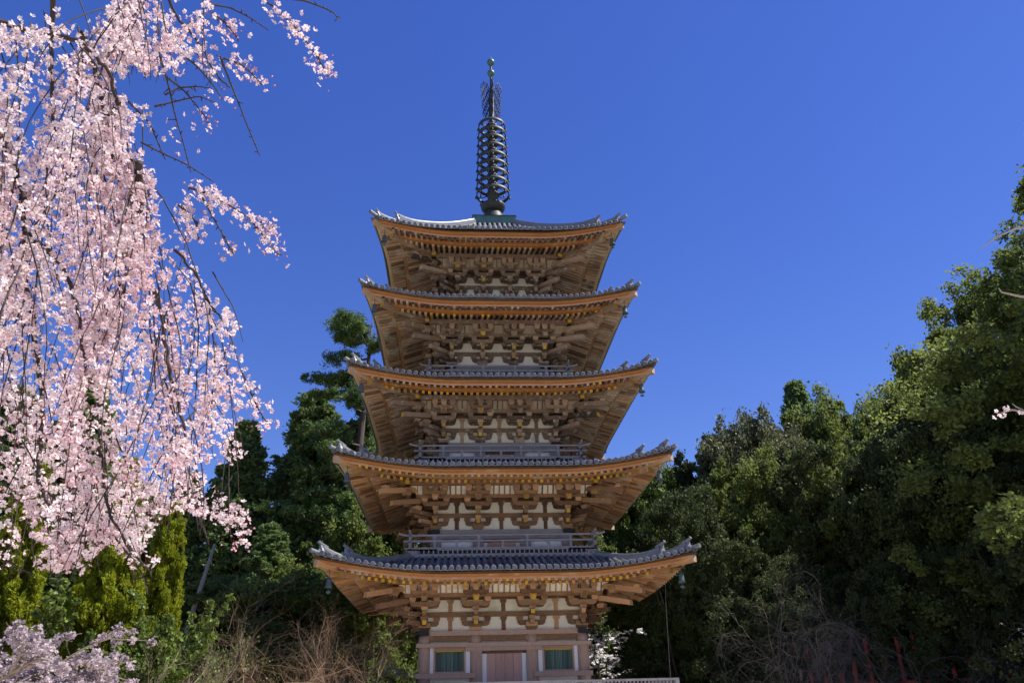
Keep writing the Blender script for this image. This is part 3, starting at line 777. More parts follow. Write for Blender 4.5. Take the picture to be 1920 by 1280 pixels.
def leaves(C, rad, per, size, g, flat=1.0, shell=.55, up=.35, tint_c=None, elong=1.5, droop=0.0):
    """C clump centres (n,3), rad (n,), per leaves each -> quad arrays"""
    n = len(C); idx = np.repeat(np.arange(n), per); m_ = len(idx); K = 9
    # every clump is a bunch of sprays: K twig ends scattered in a tilted ellipsoid, leaves gathered round each
    ax = g.uniform(.7, 1.25, size=(n, 1, 3)); so_ = g.normal(size=(n, K, 3)); so_ = unit(so_) * (shell + (1.15 - shell) * g.random((n, K, 1)) ** .6) * ax
    so_[..., 2] *= flat; sub = g.integers(K, size=m_)
    core = so_[idx, sub] * rad[idx][:, None]
    d = unit(so_[idx, sub] * .8 + g.normal(size=(m_, 3)) * .8)
    loose = np.where(g.random(m_) < .25, .52, .34)
    P = C[idx] + core + np.clip(g.normal(size=(m_, 3)), -1.7, 1.7) * (rad[idx] * loose * .62)[:, None] * np.array([1, 1, .8])
    nrm = unit(d * .7 + g.normal(size=(m_, 3)) * .55 + np.array([0, 0, up]))
    a = unit(np.cross(nrm, g.normal(size=(m_, 3)) + np.array([0, 0, -droop * 3]))); b = np.cross(nrm, a)
    if droop: a, b = b, a
    sz = size * (.6 + .8 * g.random(m_))[:, None]
    a = a * sz * elong * .5; b = b * sz * .5
    V = np.stack([P - a, P - b * .9 + a * .1, P + a, P + b * .9 + a * .1], 1).reshape(-1, 3)
    F = np.arange(m_ * 4).reshape(-1, 4)
    tc = (g.random(n) if tint_c is None else tint_c)
    t = np.clip(tc[idx] * .54 + g.random((n, K))[idx, sub] * .22 + g.random(m_) * .24, 0, 1)
    return V, F, t

def limb_tubes(mb, base, targets, r0, g, n=6, sag=.15):
    for t in targets:
        base_ = np.array(base); v = t - base_; L = np.linalg.norm(v)
        mid = base_ + v * .5 + g.normal(size=3) * L * .07 + np.array([0, 0, L * sag * .3])
        pts = [base_, base_ + v * .25 + g.normal(size=3) * L * .03, mid, base_ + v * .8 + g.normal(size=3) * L * .04, t]
        mb.tube(pts, [r0, r0 * .75, r0 * .5, r0 * .3, r0 * .12], n)

def broadleaf_meshes(seed, R_=1.0, nclump=90, per=420, size=.030, ry=1.0, low=.12, matl=None, lobes=9, custom=None, crad=(.07, .13)):
    """crown of unit height 1 (0..1), half width R_; leaf clumps gathered on bulging lobes"""
    g = np.random.default_rng(seed)
    lob = []
    for i in range(lobes):
        a = 2 * math.pi * i / lobes * 2.4 + g.random(); h = .30 + .55 * (i + .5) / lobes
        rr = R_ * .55 * math.sqrt(max(.05, 1 - ((h - .42) / .56) ** 2)) * (.7 + .5 * g.random())
        lob.append((rr * math.cos(a), rr * math.sin(a), h, R_ * (.38 + .16 * g.random())))
    lob.append((0, 0, .80, R_ * .42)); lob.append((0, 0, .5, R_ * .6))
    if custom: lob = custom(g)
    C = []; rad = []
    for i in range(nclump):
        x, y, z, r = lob[g.integers(len(lob))]
        d = unit(g.normal(size=3)); d[2] = d[2] * .75 + .1
        p = np.array([x, y, z]) + d * r * np.array([1, 1, .8])
        if p[2] > .99: p[2] = .99 - .05 * g.random()
        if p[2] < low: p[2] = low + .1 * g.random()
        C.append(p); rad.append(R_ * (crad[0] + crad[1] * g.random() ** 1.5))
    C = np.array(C); rad = np.array(rad)
    V, F, t = leaves(C, rad, per, size, g, flat=.8)
    crown = raw_mesh("crown", V, F, [matl or M_LEAF], t)
    mb = MB(); tr = .035
    mb.tube([(0, 0, -.03), (.01, 0, .12), (-.01, .01, .28), (0, 0, .45)], [tr * 1.3, tr, tr * .85, tr * .6], 8)
    limb_tubes(mb, (0, 0, .2), C[::7][:8], tr * .5, g); limb_tubes(mb, (-.005, .005, .38), C[3::6][:10], tr * .42, g)
    return crown, mb.mesh("trunk", [M_BARK], True)

def conifer_meshes(seed, R_=.17, nb=150, per=150, size=.018, start=.12, matl=None, power=.8, trunk=None, droop=.5, pale=None, clump=.26):
    g = np.random.default_rng(seed); C = []; rad = []; ends = []
    for i in range(nb):
        h = start + (1 - start) * (i + g.random()) / nb
        rr = R_ * ((1 - h) / (1 - start)) ** power * (.55 + .55 * g.random()) + .008
        a = g.random() * 2 * math.pi
        for f in (1.0, .6):
            C.append((rr * f * math.cos(a), rr * f * math.sin(a), h + rr * (.25 - .45 * f * droop))); rad.append((R_ * clump * (.55 + .5 * g.random())) * (.45 + .55 * (1 - h)))
        ends.append(C[-2])
    C = np.array(C); rad = np.array(rad); C[:, 2] = np.minimum(C[:, 2], .985)
    V, F, t = leaves(C, rad, per // 2, size, g, flat=.75, shell=.12, up=.2, elong=2.0)
    crown = raw_mesh("crown", V, F, [matl or M_CONIF], t)
    mb = MB(); mb.tube([(0, 0, -.03), (0, 0, .3), (.003, 0, .65), (0, 0, .97)], [.016, .013, .008, .002], 7)
    for e in ends[::3]:
        e = np.array(e); mb.tube([(0, 0, e[2] + .01), tuple(e * np.array([.5, .5, 1]) + np.array([0, 0, .012])), tuple(e)], [.0035, .0025, .001], 4)
    return crown, mb.mesh("trunk", [pale or M_BARK], True)

def plant_tree(name, meshes, az, d, H, W, label, cat, group=None, rz=None, dz=0.0, lean=(0, 0)):
    x, y, z = polar(az, d, dz)
    o = empty(name, (x, y, z), label, cat, group)
    for nm_, me in zip(("crown", "trunk"), meshes): link(nm_, me, o)
    o.scale = (W, W, H); o.rotation_euler = (lean[0], lean[1], random.random() * 6.28 if rz is None else rz)
    return o

random.seed(21)
BL = [broadleaf_meshes(31, .40, 190, 900, .0105), broadleaf_meshes(32, .46, 190, 900, .0105), broadleaf_meshes(33, .50, 200, 900, .0105)]
BL2 = [broadleaf_meshes(34, .44, 190, 900, .0105, matl=M_LEAFL), broadleaf_meshes(35, .48, 190, 900, .0105, matl=M_LEAFL)]
def big_lobes(g):
    L = [(0, 0, .88, .11), (.05, .03, .82, .13), (-.05, .05, .84, .12), (0, -.06, .8, .13), (.07, -.04, .78, .12)]
    for h, n, rr in ((.80, 6, .09), (.73, 8, .15), (.62, 10, .21), (.50, 11, .27), (.38, 9, .31), (.26, 10, .31), (.14, 9, .27)):
        for i in range(n):
            a = 6.283 * (i + .5 * g.random()) / n + h * 5; q = rr * (.9 + .2 * g.random())
            L.append((q * math.cos(a), q * math.sin(a), h + .03 * g.normal(), .13 + .06 * (1 - h)))
    return L
BIG = broadleaf_meshes(36, .36, 950, 640, .0040, low=.06, custom=big_lobes, crad=(.05, .07))
BLO = broadleaf_meshes(37, .44, 190, 900, .0105, matl=M_LEAFO)
BLD = [broadleaf_meshes(38, .48, 170, 800, .0105, matl=M_LEAFD), broadleaf_meshes(39, .44, 170, 800, .0105, matl=M_LEAFD)]  # crowns with tree shade painted into a darker leaf colour
G1 = "evergreen trees massed on the right"
# the big tree at the right edge
H = top_h(50, 40, 31.4)
plant_tree("camphor_tree", BIG, 50.0, 40, H, H * 1.14, "tallest evergreen tree at the right edge, its sunlit outline climbing out of the frame", "tree", rz=1.0)
rows = [ # az, d, el_top, width factor, mesh, label
 (11.0, 62, 16.0, .62, BL2[0], "yellow green tree showing just above the ridge of the second roof"),
 (14.8, 58, 15.6, .62, BL2[1], "bright young green rounded tree right of the second roof corner, below the sky"),
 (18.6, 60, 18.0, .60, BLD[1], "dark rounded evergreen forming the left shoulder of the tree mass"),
 (21.6, 57, 18.4, .58, BLO, "evergreen with an olive domed top left of the dark pointed conifer"),
 (23.6, 50, 17.3, .60, BLO, "evergreen with a pale olive crown standing before the skyline trees"),
 (27.0, 58, 18.5, .62, BL[0], "rounded evergreen on the skyline right of the dark pointed conifer"),
 (29.8, 54, 18.5, .58, BL[1], "evergreen filling the notch in the skyline left of the tallest tree"),
 (33.0, 47, 19.5, .60, BL[2], "dark evergreen standing close against the left side of the tallest tree"),
 (36.5, 44, 21.5, .60, BL[0], "dark evergreen under the left flank of the tallest tree"),
 (39.2, 44, 24.6, .52, BL[1], "evergreen whose top fills the dip in the outline just left of the tallest tree's peak"),
 (9.0, 55, 10.5, .8, BL[0], "evergreen seen just beyond the right corner of the lowest balcony"),
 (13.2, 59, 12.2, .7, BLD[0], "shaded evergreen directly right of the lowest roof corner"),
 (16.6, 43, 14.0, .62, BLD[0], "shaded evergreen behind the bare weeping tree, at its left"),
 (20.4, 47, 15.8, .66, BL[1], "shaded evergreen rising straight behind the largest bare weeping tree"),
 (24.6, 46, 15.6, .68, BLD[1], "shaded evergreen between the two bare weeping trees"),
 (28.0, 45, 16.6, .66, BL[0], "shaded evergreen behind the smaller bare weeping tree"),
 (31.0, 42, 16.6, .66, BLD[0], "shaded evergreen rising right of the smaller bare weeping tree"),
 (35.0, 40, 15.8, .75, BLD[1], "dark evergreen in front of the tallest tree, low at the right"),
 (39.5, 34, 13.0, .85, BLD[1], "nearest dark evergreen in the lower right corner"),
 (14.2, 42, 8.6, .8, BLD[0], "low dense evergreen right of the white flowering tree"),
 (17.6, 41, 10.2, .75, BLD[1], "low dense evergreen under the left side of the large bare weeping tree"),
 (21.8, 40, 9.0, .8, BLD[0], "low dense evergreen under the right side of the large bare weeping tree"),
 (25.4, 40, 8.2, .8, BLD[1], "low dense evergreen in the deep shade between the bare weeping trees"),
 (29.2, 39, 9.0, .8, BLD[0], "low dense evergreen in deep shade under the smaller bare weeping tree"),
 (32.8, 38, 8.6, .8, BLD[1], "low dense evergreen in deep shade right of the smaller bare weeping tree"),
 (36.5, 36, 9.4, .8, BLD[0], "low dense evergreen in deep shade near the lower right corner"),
]
for az, d, el, wf, ms, lab in rows:
    H = top_h(az, d, el)
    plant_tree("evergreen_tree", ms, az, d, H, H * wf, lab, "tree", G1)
CF1 = conifer_meshes(51, .19, 500, 190, .0085, start=.05, clump=.25); CF2 = conifer_meshes(52, .15, 480, 190, .0085, start=.10, power=.75, clump=.26)
H = top_h(24.9, 66, 20.2); plant_tree("conifer", CF1, 24.9, 66, H, H * .9, "dark pointed conifer poking above the skyline of the right hand trees", "tree")
# left hand trees
G2 = "conifers and evergreens massed on the left"
CYP = [conifer_meshes(53, .17, 560, 300, .0060, start=.06, power=.62, droop=.2, clump=.24), CF1, CF2]
for az, d, el, wf, ms, lab in [
 (-10.6, 60, 21.0, 1.2, CYP[0], "tall blue green cypress with a broad spire top left of the pagoda"),
 (-15.2, 58, 18.6, 1.15, CYP[1], "dark conifer whose tip shows just right of the hanging blossom"),
 (-12.8, 52, 12.0, 1.3, CYP[0], "shorter conifer in front of the gap between cypress and dark conifer"),
 (-18.5, 58, 15.0, 1.2, CYP[2], "dark conifer half hidden behind the lower blossom"),
 (-7.4, 58, 19.2, 1.25, CYP[2], "broad dark conifer between the cypress and the pagoda, under the pine"),
 (-8.0, 52, 13.0, 1.25, CYP[1], "shaded conifer close beside the left side of the pagoda"),
 (-25.5, 58, 20.5, 1.2, CYP[1], "dark conifer seen through the middle of the blossom curtain"),
 (-29.5, 58, 19.0, 1.2, CYP[0], "dark conifer behind the blossom at the left edge"),
 (-21.0, 58, 14.0, 1.3, CYP[0], "dark conifer behind the pale trunks"),
 ]:
    H = top_h(az, d, el); plant_tree("conifer", ms, az, d, H, H * wf, lab, "tree", G2)
for az, d, el, wf, ms, lab in [
 (-9.6, 47, 9.8, 1.15, BL[0], "shaded evergreen below the cypress, left of the lowest roof"),
 (-6.2, 54, 13.0, .8, BL[1], "evergreen showing between the two lowest roofs at the left"),
 (-13.5, 45, 8.6, 1.2, BL[2], "shaded evergreen behind the russet bare shrub"),
 (-17.0, 43, 8.5, 1.2, BL[1], "dark evergreen behind the bare yellowish shrub"),
 (-4.0, 58, 11.5, .9, BL2[0], "light green tree behind the pagoda seen through the lowest balcony"),
 (-10.5, 39, 4.6, 1.6, BL[2], "low evergreen in deep shade beside the pagoda foot"),
 (-15.0, 38, 4.8, 1.6, BL[0], "low evergreen in deep shade left of the russet shrub"),
 (-20.0, 38, 5.2, 1.6, BL[1], "low evergreen in shade behind the leafy green bush"),
 (-25.0, 36, 5.4, 1.5, BL[2], "low evergreen in shade behind the pale flowering trees"),
 ]:
    H = top_h(az, d, el); plant_tree("evergreen_tree", ms, az, d, H, H * wf, lab, "tree", G2)
CED = [conifer_meshes(61, .20, 200, 520, .0085, start=.12, matl=M_CEDAR, power=.5, droop=.6, clump=.34, pale=M_PTRUNK), conifer_meshes(62, .17, 190, 520, .0085, start=.36, matl=M_CEDAR, power=.45, droop=.6, clump=.36, pale=M_PTRUNK)]
for az, d, el, wf, ms, lab in [
 (-30.0, 26, 10.4, .95, CED[0], "yellow green cedar at the left edge, lit through from behind"),
 (-22.3, 27, 15.5, .62, CED[1], "slim yellow green cedar standing on a tall pale bare trunk"),
 (-23.6, 31, 8.6, .72, CED[0], "short yellow green cedar just left of the tall pale trunk"),
 (-27.3, 31, 15.0, .60, CED[1], "yellow green cedar seen through the lowest blossom, left of the pale trunk"),
 (-19.2, 31, 13.0, .52, CED[1], "slim yellow green cedar right of the tall pale trunk"),
 ]:
    H = top_h(az, d, el); plant_tree("cedar_tree", ms, az, d, H, H * wf, lab, "tree", "yellow green cedars on the left")
# leaning pale trunk in the shade
x, y, z = polar(-18.2, 40); p = MB(); p.tube([(0, 0, 0), (.25, 0, 3), (.75, 0, 6), (1.3, .1, 9)], [.16, .14, .11, .07], 8)
for sg in (-1, 1, -1, 1): p.tube([(.6, 0, 4.6 + sg), (.6 + sg * .7, .1, 5 + sg), (.6 + sg * 1.4, .2, 5.2 + sg)], [.04, .03, .01], 5)
o = p.build("dead_tree", [M_PTRUNK], None, True); o.location = (x, y, z); tag(o, "slim leaning leafless trunk in the shade left of the pagoda", "tree")

# pine behind the pagoda: pads of needles on crooked level limbs
def pine():
    g = np.random.default_rng(77); az, d = -7.1, 55
    x, y, z = polar(az, d); H = top_h(az, d, 26.6)
    o = empty("pine_tree", (x, y, z), "tall pine whose crooked limbs reach out left from behind the upper roofs", "tree")
    mb = MB(); C = []; rad = []
    mb.tube([(0, 0, -.3), (.3, .2, H * .3), (-.2, 0, H * .6), (.1, .1, H * .85), (.25, 0, H)], [.42, .36, .28, .16, .03], 8)
    for i in range(36):
        h = H * (.40 + .59 * (i + .4 * g.random()) / 36); a = math.pi + g.normal() * .8 if g.random() < .55 else g.random() * 6.28
        L = (1.4 + 4.0 * (1 - max(0, h / H - .5) * 1.45)) * (.7 + .45 * g.random())
        d_ = np.array([math.cos(a), math.sin(a), 0]); b = np.array([0, 0, h])
        e = b + d_ * L + np.array([0, 0, .5 * g.normal() + .3])
        mid = b + d_ * L * .5 + np.array([g.normal() * .2, g.normal() * .2, -.15])
        mb.tube([b, mid, e], [.09, .06, .02], 5)
        for f in np.linspace(.35, .98, 7):
            p_ = b + (e - b) * f + np.array([g.normal() * .35, g.normal() * .35, .12 + .15 * g.random()])
            C.append(p_); rad.append(.45 + .4 * g.random())
    C = np.array(C); rad = np.array(rad)
    V, F, t = leaves(C, rad, 460, .062, g, flat=.5, shell=.1, up=.5, elong=4.0)
    link("crown", raw_mesh("crown", V, F, [mat("pine_needles", (.035, .075, .022), (.17, .25, .055), .6, (.4, .4, .4), .75, .5, transl=.25)], t), o)
    mb.build("trunk", [M_BARK], o, True)
pine()

# ------------------------------------------------------------------ bare and flowering shrubs
JIT = [.14]
def grow(mb, p, d, L, r, depth, g, out, spread=.6, weep=0.0, kids=3, nseg=5, up=0.0, tips=None, decay=.66):
    pts = [np.array(p, float)]; d = unit(np.array(d, float)); cur = np.array(p, float)
    for i in range(nseg):
        d = unit(d + g.normal(size=3) * JIT[0] + np.array([0, 0, up - weep * (i + 1) / nseg]))
        cur = cur + d * L / nseg; pts.append(cur.copy())
    mb.tube(pts, np.linspace(r, r * .45, nseg + 1), 5 if r > .02 else 3)
    if depth == 0:
        if tips is not None: tips.append(np.array(pts))
        return
    for k in range(kids):
        i = 1 + int((nseg) * (k + .6 + .4 * g.random()) / (kids + .6)); i = min(i, nseg)
        a = g.normal(size=3); nd = unit(d + unit(a - d * (a @ d)) * spread * (.7 + .6 * g.random()))
        grow(mb, pts[i], nd, L * decay * (.75 + .5 * g.random()), r * .5, depth - 1, g, out, spread, weep * 1.25, kids, nseg, up, tips, decay)
def shrub(name, seed, az, d, H, label, cat, mt, stems=6, depth=3, spread=.65, weep=0.0, kids=4, r=.05, up=.08, tilt=.45, flower=None, fper=5, fsize=.09, group=None, decay=.62, wide=1.0):
    g = np.random.default_rng(seed); x, y, z = polar(az, d); mb = MB(); tips = []; random.seed(seed)
    for i in range(stems):
        a = 2 * math.pi * (i + g.random() * .6) / stems
        dr = (math.cos(a) * tilt, math.sin(a) * tilt, 1)
        grow(mb, (.1 * math.cos(a), .1 * math.sin(a), -.1), dr, H * .45 * (.8 + .4 * g.random()), r, depth, g, None, spread, weep, kids, 5, up, tips, decay)
    o = empty(name, (x, y, z), label, cat, group)
    zt = np.concatenate(mb.v)[:, 2].max(); sc_ = H / zt; o.scale = (sc_ * wide, sc_ * wide, sc_)
    mb.build("branches", [mt], o)
    if flower:
        T = np.concatenate([t[1:] for t in tips]); C = T[g.random(len(T)) < .8]
        V, F, t = leaves(C + g.normal(size=C.shape) * .03, np.full(len(C), .10 / sc_), fper, fsize / sc_, g, shell=.1, up=.3, elong=1.15)
        link("blossoms" if flower in (M_PALEB, M_WHITEB) else "foliage", raw_mesh("blossoms", V, F, [flower], t), o)
    return o
# right: bare weeping trees in front of the shade
JIT[0] = .20
shrub("weeping_tree", 201, 22.6, 34, 7.4, "large bare grey weeping tree before the dark trees, its twigs hanging in a dome", "tree", M_BAREG, 6, 4, .85, .13, 5, .045, .05, .85, decay=.66)
shrub("weeping_tree", 202, 30.2, 33, 6.6, "smaller bare grey weeping tree further right before the dark trees", "tree", M_BAREG, 4, 4, .85, .14, 5, .045, .05, .8, decay=.66)
shrub("weeping_tree", 203, 38.5, 30, 5.2, "weeping tree with a few pale buds in the lower right corner", "tree", M_BAREG, 4, 4, .85, .14, 5, .04, .05, .8, decay=.66, flower=M_PALEB, fper=1, fsize=.04)
JIT[0] = .14
shrub("flowering_tree", 204, 10.0, 52, 8.8, "small white flowering tree in sunlight just right of the pagoda wall", "tree", M_BAREG, 4, 3, .7, .04, 4, .06, .06, .6, flower=M_WHITEB, fper=8, fsize=.10, wide=2.1)
# left: russet bare shrubs, yellowish shrub, bush, flowering trees
shrub("bare_shrub", 211, -8.6, 33, 7.6, "russet leafless shrub with fine upswept twigs close to the pagoda's left wall", "shrub", M_BARER, 8, 4, .85, .03, 4, .034, .03, 1.2, decay=.7)
shrub("bare_shrub", 212, -12.0, 32, 7.0, "russet leafless shrub further from the pagoda, left of the other russet one", "shrub", M_BARER, 8, 4, .85, .03, 4, .034, .03, 1.2, decay=.7)
shrub("bare_shrub", 213, -17.2, 25, 4.4, "pale yellowish leafless shrub beside the leafy green bush", "shrub", M_BARET, 8, 4, .5, .0, 4, .05, .06, .6, flower=M_LEAFL, fper=1, fsize=.04)
shrub("leafy_bush", 214, -20.2, 26, 5.2, "bright green leafy bush between the pale shrub and the flowering tree", "shrub", M_BARET, 6, 3, .5, .0, 4, .05, .15, .35, flower=M_LEAFL, fper=44, fsize=.10)
shrub("flowering_cherry", 215, -25.6, 25, 3.9, "pale pink flowering cherry in the lower left corner, nearest the pale trunk", "tree", M_BARET, 8, 3, .8, .06, 5, .07, .0, 1.1, flower=M_PALEB, fper=42, fsize=.06, wide=1.08, group="pale flowering cherries low on the left")
shrub("flowering_cherry", 216, -30.2, 24, 3.9, "pale pink flowering cherry at the very left edge of the lower corner", "tree", M_BARET, 8, 3, .8, .06, 5, .07, .0, 1.1, flower=M_PALEB, fper=42, fsize=.06, wide=1.08, group="pale flowering cherries low on the left")

# vermilion fence glimpsed between the right hand trees
def red_fence():
    A = np.array(polar(19.5, 40.5)[:2]); B = np.array(polar(40.5, 36.5)[:2])
    o = empty("vermilion_fence", (A[0], A[1], float(ground_z(*A))), "vermilion post fence glimpsed in the shade under the right hand trees", "fence")
    v = B - A; L = np.linalg.norm(v); n = int(L / .62); ang = math.atan2(v[1], v[0])
    rl = MB(); rl.box(0, L, -.04, .04, 1.1, 1.22, 0, .3); rl.box(0, L, -.04, .04, 2.3, 2.42, 0, .3)
    r_ = rl.build("rail", [M_RED], o); r_.rotation_euler.z = ang
    pm = MB(); pm.box(-.07, .07, -.07, .07, -.5, 4.1, 0, .3); pm = pm.mesh("post", [M_RED])
    for i in range(n + 1):
        link("post", pm, o, ang, (v[0] * i / n, v[1] * i / n, 0))
red_fence()

# ------------------------------------------------------------------ weeping cherry hanging in from the left
XR_Y = [0, 70, 108, 125, 150, 178, 188, 212, 226, 260, 300, 330, 380, 430, 480, 530, 560, 610, 640, 680, 720, 760, 800, 850, 900, 950, 1000, 1030]
XR_X = [330, 320, 312, 238, 208, 206, 290, 285, 245, 268, 288, 322, 345, 360, 374, 402, 420, 462, 440, 465, 480, 458, 448, 468, 452, 442, 425, 380]
YB_X = [-200, 0, 60, 100, 170, 210, 250, 290, 330, 380, 440, 470]
YB_Y = [1062, 1062, 1050, 1062, 1055, 1010, 1070, 985, 950, 965, 1000, 900]
def in_mass(px, py, jit=0.0):
    if py < np.interp(px, YB_X, YB_Y) + jit * .6 and px < np.interp(py, XR_Y, XR_X) + jit: return True
    if py < 170:   # the spray at the top, right of the gap
        xl = np.interp(py, [0, 60, 100, 150, 170], [280, 300, 345, 395, 415]); xr = np.interp(py, [0, 50, 100, 150, 170], [398, 402, 418, 442, 430])
        if xl + jit * .4 < px < xr + jit * .4: return True
        if 60 < py < 140 and 262 < px < 345: return True
    return False

def flower_template(g, style):
    """five cupped notched petals, calyx and stalk; +z is the face of the flower"""
    V = []; F = []; M = []
    cup = (.30, .55, .95)[style]
    for k in range(5):
        a = 2 * math.pi * k / 5 + g.normal() * .08; c, s_ = math.cos(a), math.sin(a); w_ = .36 + .05 * g.random(); L = .5 * (.92 + .16 * g.random()); tw = g.normal() * .06
        def P(r, l, z): return (c * r - s_ * l, s_ * r + c * l, z)
        b = len(V)
        V += [P(.03, 0, 0), P(L * .62, -w_ * .5, cup * L * .42 + tw), P(L * .98, -w_ * .22, cup * L * .8 + tw), P(L * .90, 0, cup * L * .70), P(L * .98, w_ * .22, cup * L * .8 - tw), P(L * .62, w_ * .5, cup * L * .42 - tw), P(L * .55, 0, cup * L * .25)]
        F += [(b, b + 1, b + 6), (b + 1, b + 2, b + 6), (b + 2, b + 3, b + 6), (b + 3, b + 4, b + 6), (b + 4, b + 5, b + 6), (b + 5, b, b + 6)]; M += [0] * 6
    b = len(V)
    for k in range(4):   # calyx and stalk
        a = math.pi / 2 * k; V.append((.075 * math.cos(a), .075 * math.sin(a), .01))
    for k in range(4):
        a = math.pi / 2 * k; V.append((.045 * math.cos(a), .045 * math.sin(a), -.20))
    for k in range(3):
        a = 2.1 * k; V.append((.014 * math.cos(a), .014 * math.sin(a), -.18))
    for k in range(3):
        a = 2.1 * k; V.append((.014 * math.cos(a), .014 * math.sin(a), -.75))
    for k in range(4):
        q = (k + 1) % 4; F += [(b + k, b + q, b + 4 + q), (b + k, b + 4 + q, b + 4 + k)]; M += [1, 1]
    for k in range(3):
        q = (k + 1) % 3; F += [(b + 8 + k, b + 8 + q, b + 11 + q), (b + 8 + k, b + 11 + q, b + 11 + k)]; M += [1, 1]
    # stamens: small reddish disc
    b = len(V)
    for k in range(5):
        a = 2 * math.pi * k / 5; V.append((.07 * math.cos(a), .07 * math.sin(a), .05))
    F += [(b, b + 1, b + 2), (b, b + 2, b + 3), (b, b + 3, b + 4)]; M += [1] * 3
    return np.array(V), np.array(F), np.array(M)
def bud_template():
    V = [(0, 0, .34)]; F = []; M = []
    for r_, z in ((.13, .22), (.16, .06), (.07, -.10), (.014, -.14), (.014, -.6)):
        for k in range(5): a = 2 * math.pi * k / 5; V.append((r_ * math.cos(a), r_ * math.sin(a), z))
    for k in range(5):
        F.append((0, 1 + k, 1 + (k + 1) % 5)); M.append(2)
    for j in range(4):
        for k in range(5):
            a, b_, c, d_ = 1 + j * 5 + k, 1 + j * 5 + (k + 1) % 5, 6 + j * 5 + (k + 1) % 5, 6 + j * 5 + k
            F += [(a, b_, c), (a, c, d_)]; M += [2 if j < 1 else 1] * 2
    return np.array(V), np.array(F), np.array(M)

def build_flowers(name, pts, dirs, size, tints, kinds, templates, parent):
    Vs, Fs, Ms, Ts = [], [], [], []; n0 = 0
    pts = np.array(pts); dirs = unit(np.array(dirs)); size = np.array(size); tints = np.array(tints); kinds = np.array(kinds)
    g = np.random.default_rng(5)
    for k, (tv, tf, tm_) in enumerate(templates):
        sel = np.where(kinds == k)[0]
        if not len(sel): continue
        d = dirs[sel]; a = unit(np.cross(d, g.normal(size=(len(sel), 3)))); b = np.cross(d, a)
        V = pts[sel][:, None] + size[sel][:, None, None] * (tv[None, :, 0:1] * a[:, None] + tv[None, :, 1:2] * b[:, None] + (tv[None, :, 2:3]) * d[:, None])
        Vs.append(V.reshape(-1, 3)); Fs.append((tf[None] + n0 + (np.arange(len(sel)) * len(tv))[:, None, None]).reshape(-1, 3))
        Ms.append(np.tile(tm_, len(sel))); Ts.append(np.clip(np.repeat(tints[sel], len(tf)) + g.normal(size=len(sel) * len(tf)) * .08, 0, 1)); n0 += V.shape[0] * V.shape[1]
    me = raw_mesh(name, np.concatenate(Vs), np.concatenate(Fs), [M_PETAL, M_CALYX, M_BUD], np.concatenate(Ts), np.concatenate(Ms))
    return link(name, me, parent)

